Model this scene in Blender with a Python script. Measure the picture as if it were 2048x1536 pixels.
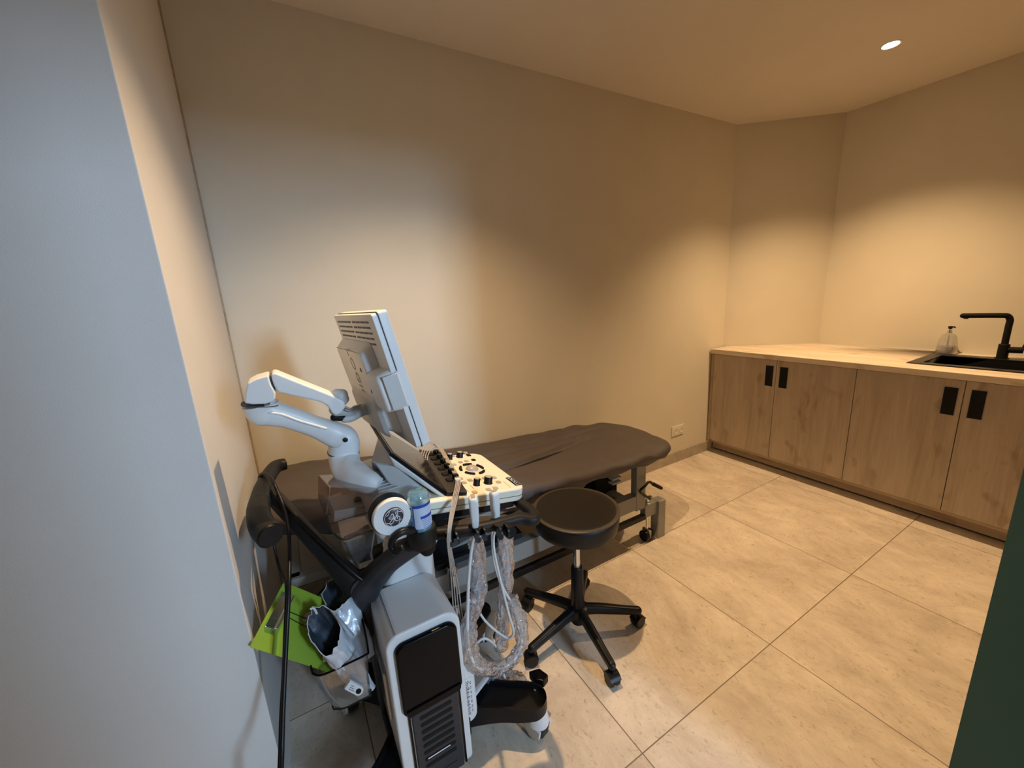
import bpy, bmesh, math, random
from mathutils import Vector, Matrix, Euler, noise
PI = math.pi
random.seed(7)
for o in list(bpy.data.objects):
    bpy.data.objects.remove(o)
sc = bpy.context.scene
COL = sc.collection

# ---------------------------------------------------------------- camera, world, lights, exposure
cam = bpy.data.cameras.new('camera')
cam.sensor_fit = 'HORIZONTAL'; cam.sensor_width = 36.0
cam.lens = 36.0 * 791.539 / 2048.0
cam.clip_start = 0.02
cam_o = bpy.data.objects.new('camera', cam); COL.objects.link(cam_o)
_m = [[0.863498, 0.1570368, -0.4792814, 0], [-0.5014361, 0.1652653, -0.8492639, 0], [-0.0541571, 0.9736667, 0.2214502, 1.5]]
cam_o.matrix_world = Matrix([_m[0], _m[1], _m[2], [0, 0, 0, 1]])
sc.camera = cam_o

w = bpy.data.worlds.new('world'); sc.world = w; w.use_nodes = True
bg = w.node_tree.nodes['Background']
bg.inputs[0].default_value = (0.62, 0.78, 1.0, 1); bg.inputs[1].default_value = 1.0

sc.view_settings.view_transform = 'Standard'
sc.view_settings.look = 'None'
sc.view_settings.gamma = 1.0
sc.view_settings.use_curve_mapping = False
sc.view_settings.exposure = 0.0

WARM = (1.0, 0.675, 0.36)
DAY = (0.50, 0.73, 1.0)
LAMPS = [(0.61, 1.12), (3.10, 1.10)]
CEIL = 2.708
LAMP_W = [162.0, 192.0]
def spot(x, y, power):
    l = bpy.data.lights.new('downlight_lamp', 'SPOT')
    l.energy = power; l.color = WARM; l.spot_size = math.radians(112); l.spot_blend = 1.0
    l.shadow_soft_size = 0.018
    o = bpy.data.objects.new('downlight_lamp', l); COL.objects.link(o)
    o.location = (x, y, CEIL - 0.008)
    return o
lamp_objs = [spot(x, y, p) for (x, y), p in zip(LAMPS, LAMP_W)]
# daylight through the glazed door at the end of the hall behind the camera
def daylight(x, z, wdt, hgt, power):
    dl = bpy.data.lights.new('window_daylight', 'AREA'); dl.shape = 'RECTANGLE'
    dl.size = wdt; dl.size_y = hgt; dl.energy = power; dl.color = DAY
    do = bpy.data.objects.new('window_daylight', dl); COL.objects.link(do)
    do.location = (x, -3.56, z); do.rotation_euler = (PI/2, 0, 0)
    return do
daylight(1.62, 2.16, 0.42, 0.86, 152.0)

# ---------------------------------------------------------------- mesh helpers
def V(*a): return Vector(a)

class MB:
    def __init__(s): s.v = []; s.f = []
    def add(s, vs, fs, M=None):
        b = len(s.v)
        for p in vs:
            p = Vector(p)
            s.v.append(M @ p if M is not None else p)
        for f in fs: s.f.append([b + i for i in f])
        return s
    def box(s, x0, x1, y0, y1, z0, z1, M=None):
        vs = [(x, y, z) for z in (z0, z1) for y in (y0, y1) for x in (x0, x1)]
        return s.add(vs, [(0, 2, 3, 1), (4, 5, 7, 6), (0, 1, 5, 4), (2, 6, 7, 3), (0, 4, 6, 2), (1, 3, 7, 5)], M)
    def bar(s, a, b, w1, w2, up=(0, 0, 1), M=None):
        a, b = Vector(a), Vector(b); d = b - a; L = d.length; d.normalize()
        u = Vector(up); r = d.cross(u)
        if r.length < 1e-4: r = d.cross(Vector((1, 0, 0)))
        r.normalize(); u = r.cross(d)
        vs = [a + d*L*t + r*i*w1/2 + u*j*w2/2 for t in (0, 1) for j in (-1, 1) for i in (-1, 1)]
        return s.add(vs, [(0, 2, 3, 1), (4, 5, 7, 6), (0, 1, 5, 4), (2, 6, 7, 3), (0, 4, 6, 2), (1, 3, 7, 5)], M)
    def prism(s, poly, ax, a, b, M=None):
        n = len(poly)
        def pt(p, h):
            return {'x': (h, p[0], p[1]), 'y': (p[0], h, p[1]), 'z': (p[0], p[1], h)}[ax]
        vs = [pt(p, a) for p in poly] + [pt(p, b) for p in poly]
        fs = [list(range(n))[::-1], list(range(n, 2*n))] + [(i, (i+1) % n, n+(i+1) % n, n+i) for i in range(n)]
        return s.add(vs, fs, M)
    def loft(s, rings, caps=True, closed=True, M=None):
        n = len(rings[0]); vs = [p for r in rings for p in r]; fs = []
        for k in range(len(rings)-1):
            for i in range(n if closed else n-1):
                j = (i+1) % n
                fs.append((k*n+i, k*n+j, (k+1)*n+j, (k+1)*n+i))
        if caps and closed:
            fs.append(list(range(n))[::-1]); fs.append([(len(rings)-1)*n+i for i in range(n)])
        return s.add(vs, fs, M)
    def tube(s, path, r, n=12, sub=6, up=None, ratio=1.0, sq=2.0, caps=True, round_caps=False, closed=False, M=None):
        pts = [Vector(p) for p in path]
        rs = [r]*len(pts) if not isinstance(r, (list, tuple)) else list(r)
        if sub > 1 and len(pts) > 2:
            pts, rs = catmull(pts, rs, sub, closed)
        rings = []; prev = None; m = len(pts)
        for i, p in enumerate(pts):
            if closed: t = pts[(i+1) % m] - pts[i-1]
            else: t = pts[min(i+1, m-1)] - pts[max(i-1, 0)]
            t.normalize()
            if up is not None:
                a = t.cross(Vector(up)); a.normalize(); b = a.cross(t)
            elif prev is None:
                a = t.cross(Vector((0, 0, 1)))
                if a.length < .1: a = t.cross(Vector((0, 1, 0)))
                a.normalize(); b = a.cross(t)
            else:
                a = (prev - t*prev.dot(t)).normalized(); b = a.cross(t)
            prev = a
            ring = []
            for k in range(n):
                an = 2*PI*k/n; c, sn = math.cos(an), math.sin(an)
                if sq != 2:
                    c = math.copysign(abs(c)**(2/sq), c); sn = math.copysign(abs(sn)**(2/sq), sn)
                ring.append(p + a*c*rs[i]*ratio + b*sn*rs[i])
            rings.append(ring)
        if round_caps:
            def cap(ring, c, d, rad):
                out = []
                for k in (1, 2, 3):
                    an = PI/2*k/3.3
                    out.append([c + (q-c)*math.cos(an) + d*rad*math.sin(an) for q in ring])
                return out
            t0 = (pts[0]-pts[1]).normalized(); t1 = (pts[-1]-pts[-2]).normalized()
            rings = cap(rings[0], pts[0], t0, rs[0])[::-1] + rings + cap(rings[-1], pts[-1], t1, rs[-1])
        if closed: rings.append(rings[0])
        return s.loft(rings, caps=caps and not closed, M=M)
    def cyl(s, a, b, r, n=24, r2=None, M=None):
        return s.tube([a, b], [r, r if r2 is None else r2], n=n, sub=1, M=M)
    def lathe(s, prof, c=(0, 0, 0), n=32, M=None, ax='z'):
        rings = []
        for r, h in prof:
            ring = []
            for k in range(n):
                an = 2*PI*k/n; x, y = max(r, 1e-5)*math.cos(an), max(r, 1e-5)*math.sin(an)
                q = {'z': (x, y, h), 'y': (x, -h, y), 'x': (h, x, y)}[ax]
                ring.append(Vector(c) + Vector(q))
            rings.append(ring)
        return s.loft(rings, M=M)
    def grid(s, fn, nu, nv, M=None):
        vs = [fn(i/nu, j/nv) for j in range(nv+1) for i in range(nu+1)]
        fs = [(j*(nu+1)+i, j*(nu+1)+i+1, (j+1)*(nu+1)+i+1, (j+1)*(nu+1)+i) for j in range(nv) for i in range(nu)]
        return s.add(vs, fs, M)
    def build(s, name, mat, parent=None, bevel=0, seg=2, smooth=40, kind=None, label=None, solid=0, fix=True):
        bm = bmesh.new()
        org = Vector(root_of(parent)['_org']) if parent is not None else Vector((0, 0, 0))
        vs = [bm.verts.new(p - org) for p in s.v]
        for f in s.f:
            try: bm.faces.new([vs[i] for i in f])
            except ValueError: pass
        bmesh.ops.remove_doubles(bm, verts=bm.verts, dist=1e-6)
        if fix: bmesh.ops.recalc_face_normals(bm, faces=bm.faces)
        if bevel:
            bm.edges.ensure_lookup_table()
            es = [e for e in bm.edges if len(e.link_faces) == 2 and e.calc_face_angle(0) > math.radians(28)]
            bmesh.ops.bevel(bm, geom=es, offset=bevel, segments=seg, affect='EDGES', clamp_overlap=True, profile=.5)
        me = bpy.data.meshes.new(name); bm.to_mesh(me); bm.free()
        me.polygons.foreach_set('use_smooth', [True]*len(me.polygons))
        me.set_sharp_from_angle(angle=math.radians(smooth))
        o = bpy.data.objects.new(name, me); COL.objects.link(o)
        if isinstance(mat, (list, tuple)):
            for m_ in mat: me.materials.append(m_)
        else: me.materials.append(mat)
        if bevel:
            wn = o.modifiers.new('normals', 'WEIGHTED_NORMAL'); wn.keep_sharp = True; wn.weight = 100
        if solid:
            md = o.modifiers.new('thickness', 'SOLIDIFY'); md.thickness = solid; md.offset = 0
        if parent is not None: o.parent = parent
        if kind: o['kind'] = kind
        if label: o['label'] = label
        return o

def catmull(pts, rs, sub, closed=False):
    n = len(pts); op = []; orr = []
    rng = n if closed else n-1
    for i in range(rng):
        if closed: p0, p1, p2, p3 = pts[i-1], pts[i], pts[(i+1) % n], pts[(i+2) % n]
        else: p0, p1, p2, p3 = pts[max(i-1, 0)], pts[i], pts[i+1], pts[min(i+2, n-1)]
        r1, r2 = rs[i], rs[(i+1) % n]
        for k in range(sub):
            t = k/sub
            op.append(0.5*((2*p1) + (p2-p0)*t + (2*p0-5*p1+4*p2-p3)*t*t + (3*p1-p0-3*p2+p3)*t**3))
            orr.append(r1 + (r2-r1)*(3*t*t-2*t**3))
    if not closed: op.append(pts[-1]); orr.append(rs[-1])
    return op, orr

def root_of(o):
    while o.parent is not None: o = o.parent
    return o
def thing(name, label, cat, loc=(0, 0, 0), group=None):
    o = bpy.data.objects.new(name, None); COL.objects.link(o)
    o.empty_display_size = .05; o.location = loc; o['_org'] = list(loc)
    o['label'] = label; o['category'] = cat
    if group: o['group'] = group
    return o
def tag(o, label, cat, group=None):
    o['label'] = label; o['category'] = cat
    if group: o['group'] = group
    return o
def rrect(x0, x1, y0, y1, r, n=5):
    rr = r if isinstance(r, (list, tuple)) else [r]*4   # order: (x0,y0),(x1,y0),(x1,y1),(x0,y1)
    out = []
    for (cx, cy, a0, q) in ((x0+rr[0], y0+rr[0], PI, rr[0]), (x1-rr[1], y0+rr[1], 1.5*PI, rr[1]), (x1-rr[2], y1-rr[2], 0, rr[2]), (x0+rr[3], y1-rr[3], .5*PI, rr[3])):
        if q < 1e-5: out.append((cx, cy)); continue
        for k in range(n+1):
            a = a0 + PI/2*k/n
            out.append((cx+q*math.cos(a), cy+q*math.sin(a)))
    return out
def ell(cx, cy, rx, ry, n=24): return [(cx+rx*math.cos(2*PI*k/n), cy+ry*math.sin(2*PI*k/n)) for k in range(n)]
def frame(O, X, Y, Z):
    O, X, Y, Z = map(Vector, (O, X, Y, Z))
    return Matrix(((X.x, Y.x, Z.x, O.x), (X.y, Y.y, Z.y, O.y), (X.z, Y.z, Z.z, O.z), (0, 0, 0, 1)))
def text(name, body, size, M, mat, parent, ext=.0003, align='CENTER', bold=False):
    cu = bpy.data.curves.new('t', 'FONT'); cu.body = body; cu.size = size; cu.extrude = ext
    cu.align_x = align; cu.align_y = 'CENTER'; cu.resolution_u = 2
    if bold: cu.offset = size*.02
    t = bpy.data.objects.new('t', cu); COL.objects.link(t)
    bpy.context.view_layer.update()
    me = bpy.data.meshes.new_from_object(t.evaluated_get(bpy.context.evaluated_depsgraph_get()))
    bpy.data.objects.remove(t); bpy.data.curves.remove(cu)
    org = Vector(root_of(parent)['_org'])
    me.transform(Matrix.Translation(-org) @ M)
    me.name = name; me.materials.clear(); me.materials.append(mat)
    o = bpy.data.objects.new(name, me); COL.objects.link(o); o.parent = parent
    return o

# ---------------------------------------------------------------- materials
def newmat(name):
    m = bpy.data.materials.new(name); m.use_nodes = True
    nt = m.node_tree; b = nt.nodes['Principled BSDF']
    return m, nt, b
def N(nt, typ, **k):
    n = nt.nodes.new(typ)
    for a, v in k.items():
        if a in n.inputs.keys(): n.inputs[a].default_value = v
        else: setattr(n, a, v)
    return n
def plain(name, col, rough=.5, metal=0, spec=.5, var=.04, scale=12, bump=0, bscale=200, coat=0):
    m, nt, b = newmat(name)
    co = N(nt, 'ShaderNodeTexCoord')
    nz = N(nt, 'ShaderNodeTexNoise', Scale=scale, Detail=3.0)
    nt.links.new(co.outputs['Object'], nz.inputs['Vector'])
    cr = N(nt, 'ShaderNodeValToRGB')
    cr.color_ramp.elements[0].position = .3; cr.color_ramp.elements[1].position = .7
    cr.color_ramp.elements[0].color = tuple(c*(1-var) for c in col)+(1,)
    cr.color_ramp.elements[1].color = tuple(min(1, c*(1+var)) for c in col)+(1,)
    nt.links.new(nz.outputs['Fac'], cr.inputs['Fac']); nt.links.new(cr.outputs['Color'], b.inputs['Base Color'])
    b.inputs['Roughness'].default_value = rough; b.inputs['Metallic'].default_value = metal
    b.inputs['Specular IOR Level'].default_value = spec
    if coat: b.inputs['Coat Weight'].default_value = coat; b.inputs['Coat Roughness'].default_value = .1
    if bump:
        n2 = N(nt, 'ShaderNodeTexNoise', Scale=bscale, Detail=2.0); nt.links.new(co.outputs['Object'], n2.inputs['Vector'])
        bp = N(nt, 'ShaderNodeBump', Strength=bump, Distance=.002)
        nt.links.new(n2.outputs['Fac'], bp.inputs['Height']); nt.links.new(bp.outputs['Normal'], b.inputs['Normal'])
    return m
def clear(name, tint, gloss=.25, rough=.08, bump=0, bscale=60, body=0.0, bodycol=(.8, .8, .8)):
    m, nt, b = newmat(name); nt.nodes.remove(b)
    out = nt.nodes['Material Output']
    tr = N(nt, 'ShaderNodeBsdfTransparent', Color=tuple(tint)+(1,))
    gl = N(nt, 'ShaderNodeBsdfGlossy', Roughness=rough)
    lw = N(nt, 'ShaderNodeLayerWeight', Blend=.35)
    mu = N(nt, 'ShaderNodeMath', operation='MULTIPLY_ADD'); mu.inputs[1].default_value = gloss*2; mu.inputs[2].default_value = gloss*.15
    nt.links.new(lw.outputs['Facing'], mu.inputs[0])
    mx = N(nt, 'ShaderNodeMixShader'); nt.links.new(mu.outputs[0], mx.inputs[0])
    src = tr.outputs[0]
    if body:
        df = N(nt, 'ShaderNodeBsdfDiffuse', Color=tuple(bodycol)+(1,))
        m0 = N(nt, 'ShaderNodeMixShader'); m0.inputs[0].default_value = body
        nt.links.new(tr.outputs[0], m0.inputs[1]); nt.links.new(df.outputs[0], m0.inputs[2]); src = m0.outputs[0]
    nt.links.new(src, mx.inputs[1]); nt.links.new(gl.outputs[0], mx.inputs[2])
    nt.links.new(mx.outputs[0], out.inputs[0])
    if bump:
        co = N(nt, 'ShaderNodeTexCoord'); n2 = N(nt, 'ShaderNodeTexNoise', Scale=bscale, Detail=3.0, Roughness=.6, Distortion=1.5)
        nt.links.new(co.outputs['Object'], n2.inputs['Vector'])
        bp = N(nt, 'ShaderNodeBump', Strength=bump, Distance=.01)
        nt.links.new(n2.outputs['Fac'], bp.inputs['Height'])
        nt.links.new(bp.outputs['Normal'], gl.inputs['Normal']); nt.links.new(bp.outputs['Normal'], lw.inputs['Normal'])
    return m
def wall_mat(name, col, rough=.75):
    return plain(name, col, rough=rough, spec=.25, var=.02, scale=3, bump=.12, bscale=420)
def wood(name, dark, light, axis, rough=.45):
    m, nt, b = newmat(name)
    co = N(nt, 'ShaderNodeTexCoord'); mp = N(nt, 'ShaderNodeMapping')
    s = [9.0, 9.0, 9.0]; s[axis] = .9
    mp.inputs['Scale'].default_value = s
    nt.links.new(co.outputs['Object'], mp.inputs['Vector'])
    n1 = N(nt, 'ShaderNodeTexNoise', Scale=1.6, Detail=6.0, Roughness=.62, Distortion=.6)
    nt.links.new(mp.outputs[0], n1.inputs['Vector'])
    mp2 = N(nt, 'ShaderNodeMapping'); s2 = [60.0]*3; s2[axis] = 3.0
    mp2.inputs['Scale'].default_value = s2; nt.links.new(co.outputs['Object'], mp2.inputs['Vector'])
    n2 = N(nt, 'ShaderNodeTexNoise', Scale=1.5, Detail=4.0); nt.links.new(mp2.outputs[0], n2.inputs['Vector'])
    ad = N(nt, 'ShaderNodeMath', operation='MULTIPLY_ADD'); ad.inputs[1].default_value = .35
    nt.links.new(n2.outputs['Fac'], ad.inputs[0]); nt.links.new(n1.outputs['Fac'], ad.inputs[2])
    cr = N(nt, 'ShaderNodeValToRGB'); e = cr.color_ramp.elements
    e[0].position = .42; e[0].color = tuple(dark)+(1,); e[1].position = .86; e[1].color = tuple(light)+(1,)
    nt.links.new(ad.outputs[0], cr.inputs['Fac'])
    # knots
    mp3 = N(nt, 'ShaderNodeMapping'); s3 = [4.5]*3; s3[axis] = 2.2; mp3.inputs['Scale'].default_value = s3
    nt.links.new(co.outputs['Object'], mp3.inputs['Vector'])
    vo = N(nt, 'ShaderNodeTexNoise', Scale=1.9, Detail=2.0, Distortion=.8); nt.links.new(mp3.outputs[0], vo.inputs['Vector'])
    kr = N(nt, 'ShaderNodeValToRGB'); k = kr.color_ramp.elements
    k[0].position = .30; k[0].color = (.80, .75, .70, 1); k[1].position = .40; k[1].color = (1, 1, 1, 1)
    nt.links.new(vo.outputs['Fac'], kr.inputs['Fac'])
    mx = N(nt, 'ShaderNodeMixRGB', blend_type='MULTIPLY'); mx.inputs[0].default_value = 1
    nt.links.new(cr.outputs[0], mx.inputs[1]); nt.links.new(kr.outputs[0], mx.inputs[2])
    nt.links.new(mx.outputs[0], b.inputs['Base Color'])
    b.inputs['Roughness'].default_value = rough; b.inputs['Specular IOR Level'].default_value = .35
    bp = N(nt, 'ShaderNodeBump', Strength=.08, Distance=.002); nt.links.new(n2.outputs['Fac'], bp.inputs['Height'])
    nt.links.new(bp.outputs[0], b.inputs['Normal'])
    return m
def tile_mat():
    m, nt, b = newmat('floor_tile')
    L = nt.links
    co = N(nt, 'ShaderNodeTexCoord'); sep = N(nt, 'ShaderNodeSeparateXYZ'); L.new(co.outputs['Object'], sep.inputs[0])
    T = .7635
    def line(sock, off):
        a = N(nt, 'ShaderNodeMath', operation='SUBTRACT'); L.new(sock, a.inputs[0]); a.inputs[1].default_value = off - T/2 - T*20
        d = N(nt, 'ShaderNodeMath', operation='DIVIDE'); L.new(a.outputs[0], d.inputs[0]); d.inputs[1].default_value = T
        f = N(nt, 'ShaderNodeMath', operation='FRACT'); L.new(d.outputs[0], f.inputs[0])
        fl = N(nt, 'ShaderNodeMath', operation='FLOOR'); L.new(d.outputs[0], fl.inputs[0])
        g = N(nt, 'ShaderNodeMath', operation='SUBTRACT'); L.new(f.outputs[0], g.inputs[0]); g.inputs[1].default_value = .5
        h = N(nt, 'ShaderNodeMath', operation='ABSOLUTE'); L.new(g.outputs[0], h.inputs[0])
        l = N(nt, 'ShaderNodeMath', operation='LESS_THAN'); L.new(h.outputs[0], l.inputs[0]); l.inputs[1].default_value = .0026
        return l.outputs[0], fl.outputs[0]
    # joints where |fract-.5| is small
    lx, fx = line(sep.outputs[0], 1.570); ly, fy = line(sep.outputs[1], .692)
    # cell ids shifted half a tile
    def cell(sock, off):
        a = N(nt, 'ShaderNodeMath', operation='SUBTRACT'); L.new(sock, a.inputs[0]); a.inputs[1].default_value = off
        d = N(nt, 'ShaderNodeMath', operation='DIVIDE'); L.new(a.outputs[0], d.inputs[0]); d.inputs[1].default_value = T
        fl = N(nt, 'ShaderNodeMath', operation='FLOOR'); L.new(d.outputs[0], fl.inputs[0]); return fl.outputs[0]
    cb = N(nt, 'ShaderNodeCombineXYZ'); L.new(cell(sep.outputs[0], 1.570), cb.inputs[0]); L.new(cell(sep.outputs[1], .692), cb.inputs[1])
    wn = N(nt, 'ShaderNodeTexWhiteNoise', noise_dimensions='3D'); L.new(cb.outputs[0], wn.inputs[0])
    mx = N(nt, 'ShaderNodeMath', operation='MAXIMUM'); L.new(lx, mx.inputs[0]); L.new(ly, mx.inputs[1])
    ofs = N(nt, 'ShaderNodeVectorMath', operation='MULTIPLY_ADD'); L.new(wn.outputs['Color'], ofs.inputs[0]); ofs.inputs[1].default_value = (9, 9, 9); L.new(co.outputs['Object'], ofs.inputs[2])
    mp = N(nt, 'ShaderNodeMapping'); mp.inputs['Scale'].default_value = (1.7, 1.0, 1); mp.inputs['Rotation'].default_value = (0, 0, .35); L.new(ofs.outputs[0], mp.inputs[0])
    n1 = N(nt, 'ShaderNodeTexNoise', Scale=2.8, Detail=9.0, Roughness=.72, Distortion=.4); L.new(mp.outputs[0], n1.inputs[0])
    c1 = N(nt, 'ShaderNodeValToRGB'); e = c1.color_ramp.elements
    e[0].position = .34; e[0].color = (.52, .435, .35, 1); e[1].position = .66; e[1].color = (.80, .70, .58, 1)
    L.new(n1.outputs['Fac'], c1.inputs[0])
    n2 = N(nt, 'ShaderNodeTexNoise', Scale=34.0, Detail=4.0, Roughness=.7, Distortion=1.2); L.new(mp.outputs[0], n2.inputs[0])
    c2 = N(nt, 'ShaderNodeValToRGB'); e = c2.color_ramp.elements
    e[0].position = .30; e[0].color = (.66, .60, .55, 1); e[1].position = .43; e[1].color = (1, 1, 1, 1)
    e2 = e.new(.66); e2.color = (1, 1, 1, 1); e3 = e.new(.76); e3.color = (1.16, 1.15, 1.14, 1)
    L.new(n2.outputs['Fac'], c2.inputs[0])
    mm = N(nt, 'ShaderNodeMixRGB', blend_type='MULTIPLY'); mm.inputs[0].default_value = 1.0; L.new(c1.outputs[0], mm.inputs[1]); L.new(c2.outputs[0], mm.inputs[2])
    mj = N(nt, 'ShaderNodeMixRGB'); L.new(mx.outputs[0], mj.inputs[0]); L.new(mm.outputs[0], mj.inputs[1]); mj.inputs[2].default_value = (.22, .165, .12, 1)
    L.new(mj.outputs[0], b.inputs['Base Color'])
    b.inputs['Roughness'].default_value = .42; b.inputs['Specular IOR Level'].default_value = .4
    inv = N(nt, 'ShaderNodeMath', operation='MULTIPLY_ADD'); inv.inputs[1].default_value = -1; L.new(mx.outputs[0], inv.inputs[0]); L.new(n2.outputs['Fac'], inv.inputs[2])
    bp = N(nt, 'ShaderNodeBump', Strength=.12, Distance=.002); L.new(inv.outputs[0], bp.inputs['Height']); L.new(bp.outputs[0], b.inputs['Normal'])
    return m
def emit(name, col, s):
    m, nt, b = newmat(name)
    b.inputs['Emission Color'].default_value = tuple(col)+(1,); b.inputs['Emission Strength'].default_value = s
    b.inputs['Base Color'].default_value = (0, 0, 0, 1)
    return m

M_WALL = wall_mat('wall_paint', (.67, .61, .50))
M_HALL = wall_mat('hall_paint', (.70, .685, .665))
M_CEIL = wall_mat('ceiling_paint', (.76, .70, .62))
M_TEAL = wall_mat('teal_paint', (.05, .105, .088))
M_FLOOR = tile_mat()
M_BASE = plain('baseboard_tile', (.40, .34, .27), .5, var=.12, scale=20)
M_WOOD = wood('oak_front', (.37, .295, .215), (.53, .435, .335), 2)
M_WOODH = wood('oak_top', (.56, .44, .32), (.74, .63, .49), 1)
M_WOODP = wood('oak_plinth', (.33, .25, .17), (.47, .365, .26), 1)
M_BLK = plain('black_plastic', (.006, .006, .007), .38, spec=.28)
M_BLKM = plain('black_matt', (.007, .0065, .0065), .6, spec=.2)
M_BLKG = plain('black_gloss', (.003, .003, .004), .22, spec=.12)
M_DGREY = plain('dark_grey_plastic', (.028, .030, .038), .42, spec=.35)
M_CHAR = plain('charcoal_soft', (.012, .011, .0105), .5, spec=.25)
M_WHITE = plain('white_plastic', (.76, .77, .78), .38, var=.015)
M_LGREY = plain('light_grey_plastic', (.52, .525, .52), .42, var=.02)
M_WGREY = plain('warm_grey_plastic', (.36, .34, .31), .45, var=.02)
M_CREAM = plain('cream_panel', (.82, .78, .66), .4, var=.01)
M_SEAM = plain('seam_line', (.05, .06, .08), .6)
M_CHROME = plain('chrome', (.75, .75, .76), .12, metal=1, var=.02)
M_STEEL = plain('grey_steel', (.30, .30, .285), .45, metal=.0, var=.03)
M_SHEET = plain('brown_sheet', (.075, .060, .056), .62, spec=.4, var=.05, scale=6, bump=.15, bscale=500)
M_LEATHER = plain('black_leather', (.009, .007, .0055), .45, spec=.3, bump=.25, bscale=350)
M_GREEN = plain('green_clipboard', (.21, .34, .008), .45, var=.02)
M_FOILO = plain('silver_bag', (.60, .64, .70), .28, metal=.15, var=.12, scale=25, bump=.5, bscale=55)
M_FOILI = plain('bag_inside', (.05, .065, .09), .3, metal=.4, var=.4, scale=30, bump=.5, bscale=60)
M_CABLEW = plain('white_cable', (.70, .72, .72), .42, var=.02)
M_CABLEG = plain('grey_cable', (.42, .38, .35), .45, var=.03)
M_KEY = plain('grey_key', (.42, .37, .32), .5, var=.02)
M_BALL = plain('trackball_grey', (.40, .35, .31), .3, var=.02)
M_BLUE = plain('label_blue', (.015, .05, .42), .5, var=.02)
M_LABEL = plain('label_white', (.52, .62, .80), .5, var=.03)
M_PAPER = plain('paper_white', (.75, .76, .78), .6, var=.02)
M_INK = plain('print_grey', (.10, .10, .12), .6, var=.02)
M_GEL = clear('blue_bottle', (.72, .90, .96), gloss=.35, rough=.06, body=.30, bodycol=(.35, .68, .82))
M_GEL2 = clear('blue_gel', (.35, .72, .88), gloss=.1, rough=.1, body=.55, bodycol=(.06, .36, .62))
M_BOT = clear('clear_bottle', (.92, .93, .92), gloss=.45, rough=.05, body=.10)
M_SMOKE = clear('smoked_plastic', (.74, .68, .66), gloss=.28, rough=.08)
M_TRAY = clear('clear_tray', (.80, .78, .76), gloss=.35, rough=.1, body=.12, bodycol=(.6, .6, .6))
M_FILM = clear('plastic_film', (.93, .93, .94), gloss=.75, rough=.09, bump=1.0, bscale=46, body=.22, bodycol=(.66, .80, 1.0))
M_SINK = plain('black_granite', (.008, .0075, .0075), .35, var=.3, scale=300)
M_SOCK = plain('socket_cream', (.72, .68, .58), .4, var=.01)
M_LAMP = emit('lamp_glow', (1.0, .80, .55), 60.0)
M_RING = plain('lamp_ring', (.7, .66, .6), .4)
M_GLASS_SCR = plain('screen_glass', (.02, .02, .02), .12, spec=.8)

# ---------------------------------------------------------------- room shell
XL, YB, XR = -.205, 2.104, 3.97
def struct(name, mb, mat, **k): return mb.build(name, mat, kind='structure', **k)
struct('floor', MB().box(-2.6, 4.1, -3.6, 2.2, -.08, 0), M_FLOOR)
struct('ceiling', MB().box(-2.6, 4.1, -3.6, 2.2, CEIL, CEIL+.08), M_CEIL)
struct('wall_back', MB().box(-.215, 3.42, YB, YB+.1, 0, CEIL), M_WALL)
struct('wall_corner', MB().prism([(3.36, YB), (3.955, 1.625), (4.1, 1.625), (4.1, 2.2), (3.42, 2.2)], 'z', 0, CEIL), M_WALL)
struct('wall_right', MB().box(3.965, 4.08, -.8, 1.64, 0, CEIL), M_WALL)
struct('wall_front', MB().box(1.32, 4.08, -.45, -.33, 0, CEIL), M_WALL)
struct('wall_right_near', MB().box(1.215, 1.335, -.45, .129, 0, CEIL), M_TEAL)
struct('wall_left', MB().box(-2.6, XL, 1.155, 2.2, 0, CEIL), M_HALL, bevel=.004)
struct('wall_hall_left', MB().box(-2.6, -2.5, -3.6, 1.155, 0, CEIL), M_HALL)
struct('wall_hall_right', MB().box(4.0, 4.1, -3.6, -.45, 0, CEIL), M_HALL)
rw = MB().box(-2.6, 1.41, -3.62, -3.5, 0, CEIL).box(1.83, 4.1, -3.62, -3.5, 0, CEIL).box(1.41, 1.83, -3.62, -3.5, 2.62, CEIL).box(1.41, 1.83, -3.62, -3.5, 0, 1.70)
struct('added_shade_header', MB().box(-2.5, 1.335, -.45, -.33, 2.05, CEIL), M_HALL)  # unseen header, added to keep the daylight off the upper walls
struct('added_shade_partition', MB().box(-2.5, .68, -1.6, -1.5, 0, CEIL), M_HALL)  # unseen partition, added to fade the daylight towards the left of wall_left
struct('wall_rear', rw, M_HALL)
wf = MB()
for a in ((1.41, 1.43, 1.70, 2.62), (1.81, 1.83, 1.70, 2.62), (1.43, 1.81, 2.60, 2.62), (1.43, 1.81, 1.70, 1.72)): wf.box(a[0], a[1], -3.6, -3.54, a[2], a[3])
struct('window_1', wf, M_DGREY, bevel=.003)
struct('baseboard_back', MB().box(XL, 3.2, YB-.012, YB, 0, .095), M_BASE, bevel=.002)
struct('trim_1', MB().box(XL-.002, XL+.006, YB-.012, YB+.002, .1, CEIL), M_WOODP)

# recessed ceiling spots
for i, ((x, y), lp) in enumerate(zip(LAMPS, lamp_objs)):
    t = thing('downlight', ['round recessed ceiling spot in the ceiling above the ultrasound machine', 'round recessed ceiling spot glowing above the sink and cabinets'][i], 'ceiling light', (x, y, CEIL), 'recessed ceiling spots')
    MB().lathe([(.0365, -.002), (.046, -.003), (.048, 0), (.0365, .0)], (x, y, CEIL), 32).build('ring', M_RING, t)
    MB().lathe([(.0, -.0025), (.036, -.0025), (.036, 0), (0, 0)], (x, y, CEIL), 24).build('bulb', M_LAMP, t)
    lp.parent = t; lp.location = (0, 0, -.02)

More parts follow.
